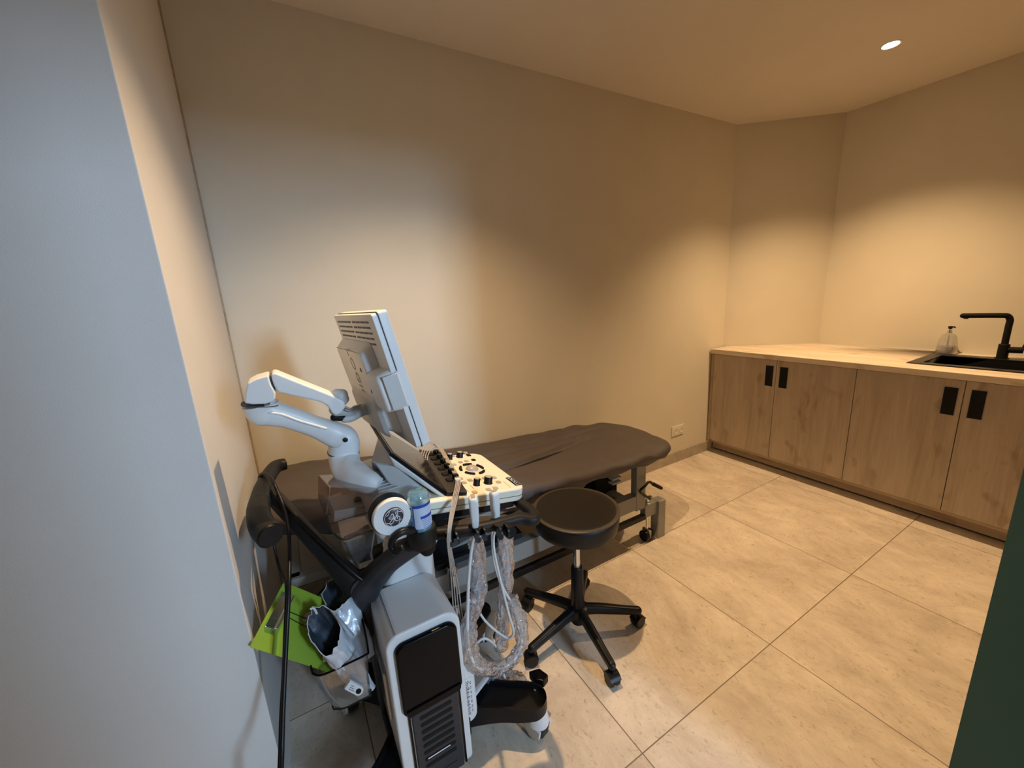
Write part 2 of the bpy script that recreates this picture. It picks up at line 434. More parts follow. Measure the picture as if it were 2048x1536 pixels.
# wall socket
s0, s1, s2 = Vector((2.7078, 2.104, 0.3597)), Vector((2.8637, 2.104, 0.3352)), Vector((2.864, 2.104, 0.2254))
cx, cz = (s0.x+s1.x)/2, .29
t = thing('wall_socket', 'cream double power socket low on the wall beside the cabinets', 'socket', (cx, YB, cz))
MB().prism(rrect(cx-.078, cx+.078, cz-.042, cz+.042, .006), 'y', YB-.011, YB).build('plate', M_SOCK, t, bevel=.003)
for k in (-1, 1):
    c = (cx+k*.036, YB-.011, cz)
    MB().lathe([(.026, .0), (.026, .003), (.022, .003), (.021, .0005), (.0, .0005)], c, 24, ax='y').build('outlet', M_SOCK, t)
    MB().cyl((c[0]-.009, YB-.0118, cz), (c[0]-.009, YB-.0125, cz), .003, 10).cyl((c[0]+.009, YB-.0118, cz), (c[0]+.009, YB-.0125, cz), .003, 10).lathe([(.0175, .0003), (.0185, .0003)], c, 24, ax='y').build('pin_holes', M_INK, t)

# ---------------------------------------------------------------- base cabinets
XD = 3.192; ZB, ZT = .095, .905
def cabinet(label, y_hi, y_lo, ymid, hands, side=False):
    t = thing('base_cabinet', label, 'cabinet', ((XD+3.9)/2, (y_hi+y_lo)/2, 0), 'oak base cabinets')
    yb = 1.64 if side else y_hi-.001
    bd_ = MB().box(XD+.02, 3.9, y_lo+.001, y_lo+.019, ZB, ZT)
    if side: bd_.box(XD+.02, 3.36, y_hi-.019, y_hi-.001, ZB, ZT).prism([(XD+.02, y_lo+.019), (3.9, y_lo+.019), (3.9, yb), (3.37, 2.07), (XD+.02, 2.07)], 'z', ZB, ZB+.018)
    else: bd_.box(XD+.02, 3.9, y_hi-.019, y_hi-.001, ZB, ZT).box(XD+.02, 3.9, y_lo+.019, y_hi-.019, ZB, ZB+.018)
    bd_.box(3.89, 3.9, y_lo+.019, yb, ZB+.018, ZT).build('body', M_WOODP, t)
    if side: MB().box(XD, XD+.02, y_hi-.022, y_hi, ZB, ZT).build('filler_strip', M_WOODP, t, bevel=.001)
    for (a, b, hy) in ((y_hi-(.024 if side else .0015), ymid+.0015, hands[0]), (ymid-.0015, y_lo+.0015, hands[1])):
        d = MB().box(XD, XD+.019, b, a, .121, ZT-.004).build('door', M_WOOD, t, bevel=.0015)
        MB().box(XD-.0035, XD+.002, hy-.027, hy+.027, .698, .856).build('handle', M_BLKM, d, bevel=.0015)
        MB().prism([(hy-.030, .695), (hy+.030, .695), (hy+.030, .859), (hy-.030, .859)], 'x', XD-.0012, XD).build('handle_rim', M_STEEL, d)
    return t
S1, S2, S3 = (3.19, 1.5641, 0.9138)[1], (3.19, 1.0775, 0.8963)[1], (3.19, 0.5948, 0.8845)[1]
H1, H2, H3, H4 = (3.188, 1.6119, 0.7836)[1], (3.188, 1.5103, 0.7834)[1], (3.188, 0.6455, 0.7761)[1], (3.188, 0.5408, 0.7784)[1]
cabinet('oak base cabinet with two narrow doors standing against the bed wall', 2.095, S2, S1, (H1, H2), side=True)
cabinet('oak base cabinet with two wide doors standing under the black sink', S2, .09, S3, (H3, H4))
cabinet('oak base cabinet farthest from the bed wall, behind the dark teal wall', .09, -.32, -.12, (-.06, -.18))
tag(MB().box(3.275, 3.30, -.32, 2.09, .018, ZB).build('plinth', M_WOODP, bevel=.001), 'recessed oak plinth strip running along the floor under the cabinets', 'plinth')
pl = [(3.168, 2.092), (3.168, -.325), (3.955, -.325), (3.955, 1.615), (3.36, 2.092)]
# worktop with a cut-out for the sink, built from pieces in one mesh
SX0, SX1, SY0, SY1 = 3.365, 3.80, .06, .86
zt0, zt1 = .907, .944
wt = MB()
wt.box(3.168, SX0, -.325, 2.092, zt0, zt1).box(SX1, 3.955, -.325, .86, zt0, zt1).box(SX0, SX1, -.325, SY0, zt0, zt1)
wt.prism([(SX0, SY1), (3.955, SY1), (3.955, 1.615), (3.375, 2.086), (SX0, 2.092)], 'z', zt0, zt1)
tag(wt.build('worktop', M_WOODH, bevel=.0008), 'pale oak worktop tapering to a point in the corner over the cabinets', 'worktop')
tag(MB().bar((3.368, 2.086, .9465), (3.957, 1.618, .9465), .006, .006).bar((3.960, 1.62, .9465), (3.960, -.32, .9465), .006, .006).build('sealant_strip', M_SOCK), 'cream sealant line where the worktop meets the walls', 'sealant')

# sink
t = thing('sink', 'black composite sink with ribbed drainer set in the oak worktop', 'sink', (3.58, .46, .944))
sk = MB()
zr = .950
bx0, bx1, by0, by1 = 3.40, 3.755, .42, .83
sk.box(3.345, 3.83, by1, .89, .944, zr).box(3.345, bx0, .03, by1, .944, zr).box(bx1, 3.83, .03, by1, .944, zr).box(bx0, bx1, .03, by0, .9445, zr-.002)
sk.box(bx0-.004, bx0, by0, by1, .77, .9445).box(bx1, bx1+.004, by0, by1, .77, .9445).box(bx0, bx1, by0-.004, by0, .77, .9445).box(bx0, bx1, by1, by1+.004, .77, .9445).box(bx0, bx1, by0, by1, .765, .772)
sk.build('basin', M_SINK, t, bevel=.0015)
for k in range(9):
    yy = .365 - k*.036
    MB().box(bx0+.02, bx1-.03, yy-.006, yy+.006, zr-.002, zr+.003).build('drainer_rib', M_STEEL, t, bevel=.002)  # bright highlights along the ribs are put into the pale grey colour
MB().lathe([(0, .001), (.034, .001), (.036, -.003), (0, -.003)], (3.47, .395, zr), 24).build('overflow_button', M_DGREY, t)

# faucet
fb = Vector((3.80, .585, .950))
t = thing('faucet', 'matt black kitchen tap with a right-angled spout behind the sink', 'faucet', fb)
fx, fy, fz = fb
MB().lathe([(.024, 0), (.024, .086), (.021, .089), (0, .089)], fb, 28).lathe([(.030, 0), (.030, .004), (0, .004)], fb, 28).build('body', M_BLKM, t, bevel=.001)
MB().tube([(fx, fy, fz+.08), (fx, fy, fz+.20), (fx-.000, fy, fz+.235), (fx-.006, fy+.012, fz+.258), (fx-.02, fy+.04, fz+.262), (fx-.065, fy+.165, fz+.262), (fx-.07, fy+.18, fz+.262)], .0155, n=16, sub=5, round_caps=True).build('spout', M_BLKM, t)
MB().cyl((fx-.066, fy+.168, fz+.262), (fx-.066, fy+.168, fz+.242), .011, 16).build('aerator', M_DGREY, t)
MB().cyl((fx, fy-.015, fz+.055), (fx+.012, fy-.075, fz+.055), .019, 20).build('handle_hub', M_BLKM, t, bevel=.002)
MB().tube([(fx+.012, fy-.071, fz+.06), (fx+.014, fy-.078, fz+.09), (fx+.018, fy-.086, fz+.135)], [.009, .008, .0065], n=12, round_caps=True).build('lever', M_BLKM, t)

# soap bottle
c = Vector((3.885, .845, .9455))
t = thing('soap_dispenser', 'clear conical pump bottle of soap standing behind the sink', 'soap dispenser', c)
MB().lathe([(.0, .0), (.050, 0), (.053, .006), (.050, .035), (.046, .07), (.043, .095), (.038, .115), (.028, .130), (.014, .138), (.012, .148), (0, .148)], c, 32).build('bottle', M_BOT, t)
MB().lathe([(0, .003), (.046, .003), (.048, .02), (.045, .048), (0, .048)], c, 32).build('soap', clear('soap_liquid', (.72, .70, .72), gloss=.1, body=.45, bodycol=(.55, .50, .52)), t)
MB().lathe([(.008, .02), (.004, .125), (.0, .125)], c, 10).lathe([(.013, .140), (.013, .156), (.006, .158), (.006, .168), (0, .168)], c, 20).build('collar', M_CHROME, t)
MB().lathe([(.009, .166), (.0115, .172), (.011, .184), (0, .186)], c, 20).tube([c+V(0, 0, .180), c+V(-.012, -.018, .181), c+V(-.016, -.026, .176)], .0045, n=8).build('pump_head', M_BLK, t)

# ---------------------------------------------------------------- treatment table
YN = 1.46   # plane of its near legs
t = thing('treatment_table', 'grey steel treatment table along the wall carrying the brown covered mattress', 'treatment table', (.9, 1.76, 0))
TB = t
MB().box(-.12, 1.60, YN-.012, YN+.03, .532, .566).box(-.12, 1.60, 1.98, 2.02, .532, .566).box(1.56, 1.60, YN, 2.02, .532, .566).box(-.12, -.08, YN, 2.02, .532, .566).build('top_frame', M_STEEL, t, bevel=.003)
pA = Vector((1.6044, 1.46, 0.3093)); pB = Vector((1.6756, 1.46, 0.2505))
for yy in (YN, 1.95):
    MB().box(1.600, 1.675, yy, yy+.045, .235, .562).build('leg', M_STEEL, t, bevel=.004)
MB().box(.25, 1.60, YN+.0, YN+.05, .245, .335).box(.25, 1.60, 1.95, 2.0, .245, .335).box(1.50, 1.56, YN+.05, 1.95, .255, .33).build('lower_frame', M_STEEL, t, bevel=.004)
MB().box(.25, 1.66, YN-.02, YN+.01, .175, .205).build('foot_bar', M_BLK, t, bevel=.003)
MB().box(1.675, 1.775, YN+.0, YN+.04, .165, .245).build('foot_bracket', M_STEEL, t, bevel=.003)
for yy in (YN-.015, 1.96):
    MB().box(1.775, 1.835, yy, yy+.06, 0, .245).build('foot', M_STEEL, t, bevel=.003)
    MB().box(.02, .08, yy, yy+.06, 0, .245).build('foot', M_STEEL, t, bevel=.003)
for y_ in (YN, 1.965): MB().box(.08, .30, y_, y_+.035, .19, .245).build('foot_bracket', M_STEEL, t, bevel=.003)
for (cx_, yy) in ((1.715, YN+.02), (1.715, 1.93), (.14, YN+.02), (.14, 1.93)):
    cs = MB().cyl((cx_, yy, .075), (cx_, yy, .24), .008, 12).cyl((cx_, yy, .165), (cx_, yy, .255), .018, 18).build('caster_stem', M_CHROME, t)
    ca = MB()
    for k in (-1, 1):
        ca.lathe([(0, -.014), (.030, -.014), (.034, -.010), (.034, .010), (.030, .014), (0, .014)], (cx_+k*.018, yy, .034), 28, ax='x')
    ca.build('caster', M_BLK, t)
    MB().box(cx_-.010, cx_+.010, yy-.03, yy+.03, .02, .072).build('caster_fork', M_STEEL, t, bevel=.006)
MB().tube([(1.7517, 1.42, 0.3592), (1.6958, 1.42, 0.3952), (1.6539, 1.42, 0.4233), (1.6221, 1.42, 0.4084), (1.6091, 1.44, 0.3761), (1.6413, 1.45, 0.3397), (1.7067, 1.455, 0.2846)], .0075, n=12, sub=5, round_caps=True).build('lever', M_BLK, t)
MB().tube([(1.7561, 1.42, 0.3547), (1.6873, 1.42, 0.4009)], .0105, n=12, sub=1, round_caps=True).build('lever_grip', M_BLKM, t)
MB().cyl((1.715, YN+.02, .255), (1.715, YN+.02, .275), .012, 16).cyl((1.735, YN+.02, .275), (1.745, YN+.02, .275), .012, 16).build('lever_nut', M_CHROME, t)
# lifting gear seen under the top
MB().prism([(.85, .54), (1.56, .54), (1.50, .50), (1.35, .40), (1.05, .38)], 'y', 1.62, 1.66).build('lift_plate', M_STEEL, t, bevel=.002)
MB().bar((.35, 1.60, .30), (1.35, 1.60, .50), .04, .05).bar((.55, 1.85, .30), (1.5, 1.85, .50), .04, .05).build('lift_arm', M_STEEL, t, bevel=.004)
lo = MB()
for k in range(6): lo.box(1.515, 1.585, 1.56, 1.60, .385+k*.028, .395+k*.028)
lo.build('vent_slats', M_WHITE, t, bevel=.002)
MB().box(1.42, 1.59, 1.60, 1.75, .27, .53).build('motor', M_BLKM, t, bevel=.01)
MB().box(.42, .86, 1.53, 1.80, .335, .36).box(.42, .86, 1.50, 1.53, .30, .36).build('control_box', M_DGREY, t, bevel=.004)
MB().cyl((.47, YN-.01, .20), (.47, YN-.01, .335), .012, 16).lathe([(0, .335), (.022, .335), (.024, .345), (.024, .365), (.018, .372), (0, .372)], (.47, YN-.01, 0), 20).build('adjuster', M_CHROME, t)
def topz(x):
    P = [(-.3, .815), (-.07, .805), (.1, .778), (.29, .738), (.55, .690), (.8, .655), (1.2, .632), (1.43, .620), (1.7, .605), (1.9, .578), (2.1, .55)]
    for (a, za), (b, zb) in zip(P, P[1:]):
        if a <= x <= b: return za + (zb-za)*(x-a)/(b-a)
    return P[-1][1]
def endw(u, e=3.2): return max(0.0, 1-abs(u)**e)**(1/e)
X0, X1 = -.17, 1.955; YC, YW = 1.735, .335
def bedring(x, shrink, th, n=72):
    u = (x-(X0+X1)/2)/((X1-X0)/2); w_ = endw(u, 5.5)
    a = (YW-shrink)*w_
    zt = topz(x)-shrink; out = []
    for k in range(n):
        an = 2*PI*k/n; c = math.copysign(abs(math.cos(an))**(.45), math.cos(an)); s_ = math.copysign(abs(math.sin(an))**(.55), math.sin(an))
        out.append(Vector((x, YC+a*c, zt-th/2+th/2*s_*(.35+.65*w_ if w_ < .999 else 1))))
    return out
MB().loft([bedring(X0+.02+(X1-X0-.04)*(0.5-.5*math.cos(PI*i/40)), .014, .065, 40) for i in range(1, 40)]).build('mattress', M_CHAR, t)
def sheetring(x, nt=84, nb=20):
    u_ = (x-(X0+X1)/2)/((X1-X0)/2); w_ = endw(u_, 5.5); a = YW*w_; th = .10*(.35+.65*w_); zt = topz(x); ring = []
    for k in range(nt+1):
        t_ = -1+2*k/nt; uu = t_*(1.35-.35*t_*t_); uu = max(-1, min(1, uu))
        ring.append(Vector((x, YC+a*uu, zt-th*.5+th*.5*max(0, 1-abs(uu)**7)**(1/2.4))))
    for k in range(1, nb):
        t_ = 1-2*k/nb
        ring.append(Vector((x, YC+a*t_*.985, zt-th*.5-th*.5*max(0, 1-abs(t_)**7)**(1/2.4))))
    out = []
    for p in ring:
        q = p.copy()
        nn = Vector((0, (p.y-YC)*.4, 1 if p.z > topz(x)-.05 else -.3)).normalized()
        side = min(1, abs(p.y-YC)/YW)
        d = .010*noise.noise(Vector((p.x*2.2, p.y*6, p.z*6))) + 0.005*noise.noise(Vector((p.x*9+p.y*7, p.y*14, 3)))
        if p.z > topz(x)-.045:
            for (ax, ay, bx, by, w_, h_) in ((.55, 1.60, 1.55, 1.80, .022, .020), (.75, 1.83, 1.75, 1.90, .016, .013), (1.0, 1.92, 1.6, 1.74, .014, .011), (.2, 1.8, .9, 1.95, .02, .008)):
                A = Vector((ax, ay)); B = Vector((bx, by)); D = B-A; L = D.length; D.normalize()
                r = Vector((p.x, p.y))-A; tt = r.dot(D); nd = r.x*D.y-r.y*D.x
                if -.1 < tt < L+.1:
                    f = max(0, min(1, (tt+.1)/.2))*max(0, min(1, (L+.1-tt)/.3))
                    d += h_*f*(math.exp(-(nd/w_)**2) - .9*math.exp(-((nd-1.6*w_)/(w_*.8))**2))
        if side > .55 and (p.y < YC or p.x > 1.5):    # gathers down the skirt
            g = max(0, (side-.55)/.45)
            ph = p.x*27 + p.z*26 + 4*noise.noise(Vector((p.x*1.3, 5, 0))) + 2.5*noise.noise(Vector((p.x*3, 0, 0)))
            amp = .005 + .010*max(0, min(1, (p.x-1.45)/.4))
            d += amp*g*math.sin(ph)
            if p.z < topz(x)-.05:
                q.z -= .014*(.5+.5*math.sin(p.x*7+1))*(1 if p.y < YC else .5) + (.028 if .62 < p.x < .95 and p.y < YC else 0)*(.5-.5*math.cos((p.x-.62)/.33*2*PI))
        q += nn*d; out.append(q)
    return out
xs = [X0+(X1-X0)*(0.5-.5*math.cos(PI*(i+.35)/170.7)) for i in range(171)]
tag(MB().loft([sheetring(x) for x in xs]).build('fitted_sheet', M_SHEET, smooth=75), 'wrinkled dark brown fitted sheet stretched over the treatment table', 'sheet')

# ---------------------------------------------------------------- stool
S = Vector((.945, 1.19, 0))
t = thing('stool', 'round black padded stool on five castors in front of the bed', 'stool', S)
sz = .615
MB().lathe([(0, -.088), (.158, -.088), (.171, -.080), (.175, -.06), (.179, -.03), (.179, -.016), (.175, -.005), (.165, -.0005), (.14, .0005), (0, .001)], S+V(0, 0, sz), 72).build('seat', M_LEATHER, t, smooth=50)
MB().lathe([(.1755, -.010), (.1795, -.008), (.1795, -.003), (.176, -.001)], S+V(0, 0, sz), 72).build('piping', plain('piping', (.05, .035, .025), .45), t)
MB().lathe([(0, sz-.11), (.09, sz-.11), (.09, sz-.086), (0, sz-.086)], S, 32).build('seat_plate', M_BLKM, t)
MB().cyl(S+V(0, 0, .30), S+V(0, 0, sz-.10), .0140, 20).lathe([(.0155, .325), (.0165, .33), (.0155, .336)], S, 20).build('gas_lift', M_CHROME, t)
MB().lathe([(0, .05), (.030, .05), (.034, .10), (.031, .14), (.0275, .20), (.0265, .325), (.022, .333), (0, .333)], S, 28).build('column_cover', M_BLK, t)
MB().lathe([(0, .075), (.046, .075), (.050, .10), (.046, .128), (.034, .135), (0, .135)], S, 28).build('hub', M_BLK, t)
for k in range(5):
    a = math.radians(187+72*k); d = V(math.cos(a), math.sin(a), 0)
    R_ = .262
    leg = MB().tube([S+d*.03+V(0, 0, .112), S+d*.10+V(0, 0, .108), S+d*(R_-.04)+V(0, 0, .090), S+d*(R_+.008)+V(0, 0, .084)], [.024, .022, .0185, .018], n=14, sub=5, up=(0, 0, 1), ratio=.85, sq=3, round_caps=True).build('leg', M_BLK, t)
    MB().cyl(S+d*R_+V(0, 0, .05), S+d*R_+V(0, 0, .085), .010, 12).build('castor_stem', M_BLK, leg)
    ca = a + 1.1 + k*.5; e = V(math.cos(ca), math.sin(ca), 0); wc = S+d*R_+V(0, 0, .027)-V(-e.y, e.x, 0)*.012
    Mx = frame(wc, e, (-e.y, e.x, 0), (0, 0, 1))
    cw = MB()
    for s_ in (-1, 1):
        cw.lathe([(0, -.009), (.024, -.009), (.027, -.006), (.027, .006), (.024, .009), (0, .009)], (s_*.013, 0, 0), 24, ax='x', M=Mx)
    cw.build('castor_wheel', M_BLK, leg)
    MB().prism([(.029*math.cos(q*PI/8), .029*math.sin(q*PI/8)) for q in range(-1, 9)] + [(-.02, 0)], 'x', -.006, .006, M=Mx).prism([(.0315*math.cos(q*PI/8), .0315*math.sin(q*PI/8)) for q in range(1, 8)] + [(.02*math.cos(q*PI/8), .02*math.sin(q*PI/8)) for q in range(7, 0, -1)], 'x', -.023, .023, M=Mx).build('castor_hood', M_BLK, leg)

# ---------------------------------------------------------------- ultrasound machine
U = thing('ultrasound_machine', 'white and black wheeled ultrasound machine with tilted monitor in front of the bed', 'ultrasound machine', (.25, 1.15, 0))
# body
bx0_, bx1_, bz0, bz1 = .103, .318, .045, .615
by0_, by1_ = .955, 1.165
prof = rrect(bx0_, bx1_, bz0, bz1, [.012, .012, .052, .042], 8)
MB().prism(prof, 'y', by0_, by1_).build('housing', M_WHITE, U, bevel=.007, seg=3)
MB().prism([(bx0_-.0006, bz0+.03), (bx0_+.03, bz0+.03), (bx0_+.03, bz1-.01), (bx0_-.0006, bz1-.05)], 'y', by1_-.0005, by1_+.10).build('side_panel', M_LGREY, U, bevel=.004)
sm = MB().tube([(bx0_+.030, by0_+.004, bz1+.0002), (bx0_+.030, by1_-.006, bz1+.0002)], .0008, n=6, sub=1)
sm.build('seam', M_SEAM, U)
# glossy black service cover
cp = rrect(.124, .303, .345, .590, [.026, .026, .034, .026], 8)
MB().prism(cp, 'y', .938, .958).build('front_cover', M_BLKG, U, bevel=.008, seg=3)
MB().prism(rrect(.132, .295, .352, .374, [.010, .010, .002, .002], 4), 'y', .933, .945).build('front_cover_lip', M_BLKG, U, bevel=.003)
# vent panel
vp = MB().box(.146, .285, .945, .958, .05, .350)
g = vp.build('vent_panel', M_DGREY, U, bevel=.003)
MB().box(.136, .142, .948, .960, .05, .350).box(.289, .295, .948, .960, .05, .350).build('vent_panel_edge', M_BLKG, U)
sl = MB()
for k in range(8):
    zz = .318-k*.026
    sl.prism(rrect(.166, .264, zz-.006, zz+.006, .005, 3), 'y', .9435, .9455)
sl.build('vent_slots', plain('slot_black', (.002, .002, .002), .9), g)
MB().box(.175, .245, .9428, .9457, .161, .165).build('filter_edge', M_PAPER, g)
MB().box(.17, .262, .9425, .9455, .058, .088).build('vent_label', M_DGREY, g, bevel=.002)
# neck
def rr3(cx, cy, cz_, hx, hy, r, tilt=0, n=4):
    return [Vector((p[0], p[1], cz_ + tilt*(p[0]-cx))) for p in rrect(cx-hx, cx+hx, cy-hy, cy+hy, r, n)]
MB().loft([rr3(.22, 1.265, .06, .098, .10, .03), rr3(.225, 1.265, .50, .098, .10, .03), rr3(.232, 1.26, .58, .092, .095, .03), rr3(.25, 1.25, .66, .075, .085, .03), rr3(.28, 1.20, .76, .07, .08, .03), rr3(.30, 1.16, .86, .075, .085, .03)]).build('neck', M_WHITE, U, smooth=60)
# rounded cover beside the body with a barcode label
sc_ = MB().prism(rrect(.318, .365, .12, .36, [.01, .03, .03, .01], 5), 'y', 1.00, 1.13).build('side_cover', M_WHITE, U, bevel=.008, seg=3)
MB().box(.325, .352, .9985, 1.0, .16, .30).build('barcode_label', M_PAPER, sc_)
bc = MB()
for k in range(22):
    h = .158+k*.0062
    bc.box(.329, .329+random.choice((.008, .010, .012)), .9975, .999, h, h+random.choice((.0015, .003)))
    if k % 3: bc.box(.344, .348, .9975, .999, h, h+.002)
bc.build('barcode_print', M_INK, sc_)
# base
def caster(px, py, rot, label=None, far=False):
    Mx = frame((px, py, 0), (math.cos(rot), math.sin(rot), 0), (-math.sin(rot), math.cos(rot), 0), (0, 0, 1))
    h = MB()
    hood = []
    for z_, rx, ry in ((.060, .037, .044), (.072, .038, .045), (.09, .036, .040), (.112, .034, .036)):
        hood.append([Vector((p[0], p[1], z_)) for p in ell(0, 0, rx, ry, 24)])
    h.loft(hood, M=Mx)
    for s_ in (-1, 1): h.prism([(-.040, .062), (.040, .062), (.034, .03), (.012, .008), (-.012, .008), (-.034, .03)], 'x', s_*.027-.005, s_*.027+.005, M=Mx)
    c = h.build('caster_housing', M_WHITE, U, bevel=.002)
    MB().lathe([(0, -.017), (.036, -.017), (.041, -.012), (.041, .012), (.036, .017), (0, .017)], (0, 0, .041), 32, ax='x', M=Mx).build('caster_wheel', M_DGREY, c)
    return c
feet = [((.545, .935), (.30, 1.12)), ((-.005, .925), (.20, 1.10)), ((-.005, 1.385), (.2, 1.25)), ((.56, 1.385), (.33, 1.25))]
for i, (e_, s_) in enumerate(feet):
    a, b = Vector((*s_, 0)), Vector((*e_, 0)); d = (b-a).normalized(); nrm = Vector((-d.y, d.x, 0)); L = (b-a).length
    out = []
    for (tt, ww) in ((0, .085), (.3*L, .062), (.6*L, .050), (.85*L, .052), (L, .050), (L+.022, .040), (L+.038, .022), (L+.044, .0)):
        out.append((tt, ww))
    pts_, _r = catmull([Vector((q[0], q[1], 0)) for q in out], [1]*len(out), 5)
    out = [(q.x, max(0, q.y)) for q in pts_]
    poly = [a+d*q[0]+nrm*q[1] for q in out] + [a+d*q[0]-nrm*q[1] for q in out[-2::-1]]
    lg = MB()
    top = [p+V(0, 0, .158) for p in poly]; mid = [p+V(0, 0, .150) for p in poly]; low = []
    for (tt, ww), p in zip(out + out[-2::-1], poly): low.append(p+V(0, 0, .112-.045*(1-min(1, tt/L))))
    cen = a.lerp(b, .62)
    inn = [p.lerp(Vector((cen.x, cen.y, 0)) if False else (a+d*(p-a).dot(d)), .16)+V(0, 0, .158) for p in poly]
    dish = [p.lerp(a+d*(p-a).dot(d), .22)+V(0, 0, .143) for p in poly]
    lg.loft([low, mid, top, inn, dish], caps=True)
    f_ = lg.build('base_leg', M_BLK, U, bevel=0, smooth=35)
    caster(e_[0]+.005, e_[1]-.005, (.25, 1.4, .3, .2)[i])
MB().box(.09, .335, .99, 1.36, .075, .15).build('base_plate', M_BLKM, U, bevel=.01)
MB().prism([(.575, 1.015), (.615, 1.005), (.628, .965), (.60, .955), (.575, .975)], 'z', .135, .168).build('brake_pedal', M_BLKG, U, bevel=.005)
for k in range(3): MB().prism(ell(.565+k*.010, .962+k*.003, .003, .008, 10), 'z', .143, .147).build('brake_mark', M_CHROME, U)
# tray beside the body
tr = MB().prism([(.335, 1.03), (.36, 1.025), (.475, 1.08), (.49, 1.10), (.485, 1.14), (.47, 1.16), (.335, 1.16)], 'z', .168, .184).build('foot_tray', M_WHITE, U, bevel=.004)
MB().prism([(.335, 1.043), (.36, 1.038), (.468, 1.088), (.478, 1.105), (.474, 1.135), (.465, 1.150), (.335, 1.150)], 'z', .1845, .186).build('tray_mat', M_WGREY, tr)
# yoke: column clamp and two arms
MB().loft([rr3(.115, 1.21, .14, .028, .035, .01), rr3(.11, 1.21, .50, .028, .035, .01), rr3(.10, 1.20, .60, .040, .045, .014), rr3(.105, 1.19, .66, .045, .045, .014)]).build('column', M_DGREY, U, smooth=50)
MB().tube([(0.0907, 1.15, 0.647), (0.127, 1.12, 0.7), (0.1688, 1.05, 0.7805), (0.2532, 0.99, 0.8553)], [.042, .032, .026, .026], n=16, sub=6, up=(0, 1, 0), ratio=1.1, sq=3.2).build('yoke_arm', M_DGREY, U, smooth=60)
MB().tube([(0.1105, 1.33, 0.6321), (0.1888, 1.3, 0.6575), (0.2772, 1.2, 0.7618), (0.3249, 1.17, 0.7877)], [.028, .026, .024, .024], n=16, sub=6, up=(0, 1, 0), ratio=.8, sq=3.2).build('rear_arm', M_CHAR, U, smooth=60)
MB().tube([(0.0749, 1.16, 0.6581), (0.0477, 1.18, 0.7009), (-0.0055, 1.25, 0.7709), (-0.06, 1.33, 0.8442), (-0.1094, 1.42, 0.8976), (-0.1333, 1.45, 0.9098)], [.040, .030, .024, .023, .023, .022], n=16, sub=6, up=(0, 1, 0), ratio=1.0, sq=3.2).build('yoke_arm', M_CHAR, U, smooth=60)
MB().tube([(0.0916, 1.12, 0.6936), (0.0607, 1.14, 0.7334), (0.0087, 1.2, 0.8029), (-0.0449, 1.28, 0.8642), (-0.0945, 1.38, 0.9194)], .0065, n=10, sub=6).build('arm_edge', M_BLK, U)
MB().lathe([(0, -.0), (.030, 0), (.034, .006), (.034, .03), (0, .03)], (0.0855, 1.155, 0.6672), 28, ax='y').build('pivot_cap', M_DGREY, U)
# left push handle
hp = [(-0.0703, 1.6244, 0.93), (-0.1022, 1.6051, 0.932), (-0.1287, 1.5029, 0.928), (-0.1423, 1.4009, 0.922), (-0.1459, 1.3058, 0.912), (-0.1359, 1.2272, 0.905), (-0.1156, 1.1715, 0.898)]
hd = MB().tube(hp, [.021, .023, .024, .026, .031, .033, .034], n=24, sub=8, sq=2.3).build('push_handle', M_CHAR, U, smooth=50)
ee = Vector(hp[-1]); dd = (ee-Vector(hp[-2])).normalized()
MB().tube([ee-dd*.002, ee+dd*.004], [.0345, .030], n=24, sub=1).build('handle_cap', M_BLK, hd)
q1 = Vector(hp[3]); q2 = Vector(hp[4]); qm = q1.lerp(q2, .4); dq = (q2-q1).normalized()
MB().tube([qm-dq*.001, qm+dq*.001], .0292, n=24, sub=1).build('grip_joint', M_DGREY, hd)
# right rail, loop handle and probe holder plate
rail = [(0.2118, 0.9882, 0.8444), (0.2394, 0.9939, 0.849), (0.279, 0.9899, 0.8518), (0.32, 0.9714, 0.8527), (0.3712, 0.9475, 0.8527), (0.428, 0.9337, 0.8518), (0.4824, 0.9273, 0.8499), (0.5255, 0.9219, 0.8471), (0.5517, 0.9082, 0.8397), (0.5674, 0.9104, 0.8397), (0.5789, 0.9503, 0.8397), (0.576, 1.0116, 0.8397), (0.5772, 1.0961, 0.8397)]
rl = MB().tube(rail, [.018, .0185, .017, .016, .016, .016, .0165, .0175, .018, .017, .016, .016, .016], n=16, sub=6, sq=2.4, round_caps=True).build('rail', M_CHAR, U, smooth=50)
ph0 = [(0.2919, 1.0509, 0.8602), (0.4908, 0.9501, 0.8602), (0.4947, 0.921, 0.8602), (0.4676, 0.9146, 0.8602), (0.3163, 0.9601, 0.8602), (0.2754, 0.9771, 0.8602), (0.2629, 1.0091, 0.8602)]
MB().loft([[Vector(p)-V(0, 0, .016) for p in ph0], [Vector(p) for p in ph0]]).build('holder_plate', plain('brown_black', (.05, .037, .032), .45), U, bevel=.002)
for c_ in ((0.3143, 0.9699, 0.862), (0.3871, 0.9429, 0.862), (0.446, 0.92, 0.862)):
    c_ = Vector(c_)
    MB().prism(rrect(c_.x-.013, c_.x+.013, c_.y-.024, c_.y+.020, .012, 4), 'z', .843, .8635).build('holder_slot', plain('slot_dark', (.004, .004, .004), .8), U)
    MB().cyl(c_+V(-.013, -.030, -.012), c_+V(-.008, -.030, -.012), .0195, 16).cyl(c_+V(.013, -.030, -.012), c_+V(.008, -.030, -.012), .0195, 16).build('rail_collar', M_BLK, U)
kb = Vector((0.4679, 0.9114, 0.8424))
MB().lathe([(0, 0), (.0165, 0), (.018, .004), (.018, .03), (0, .03)], kb, 24, ax='y').build('clamp_knob', M_BLKM, U, bevel=.001)
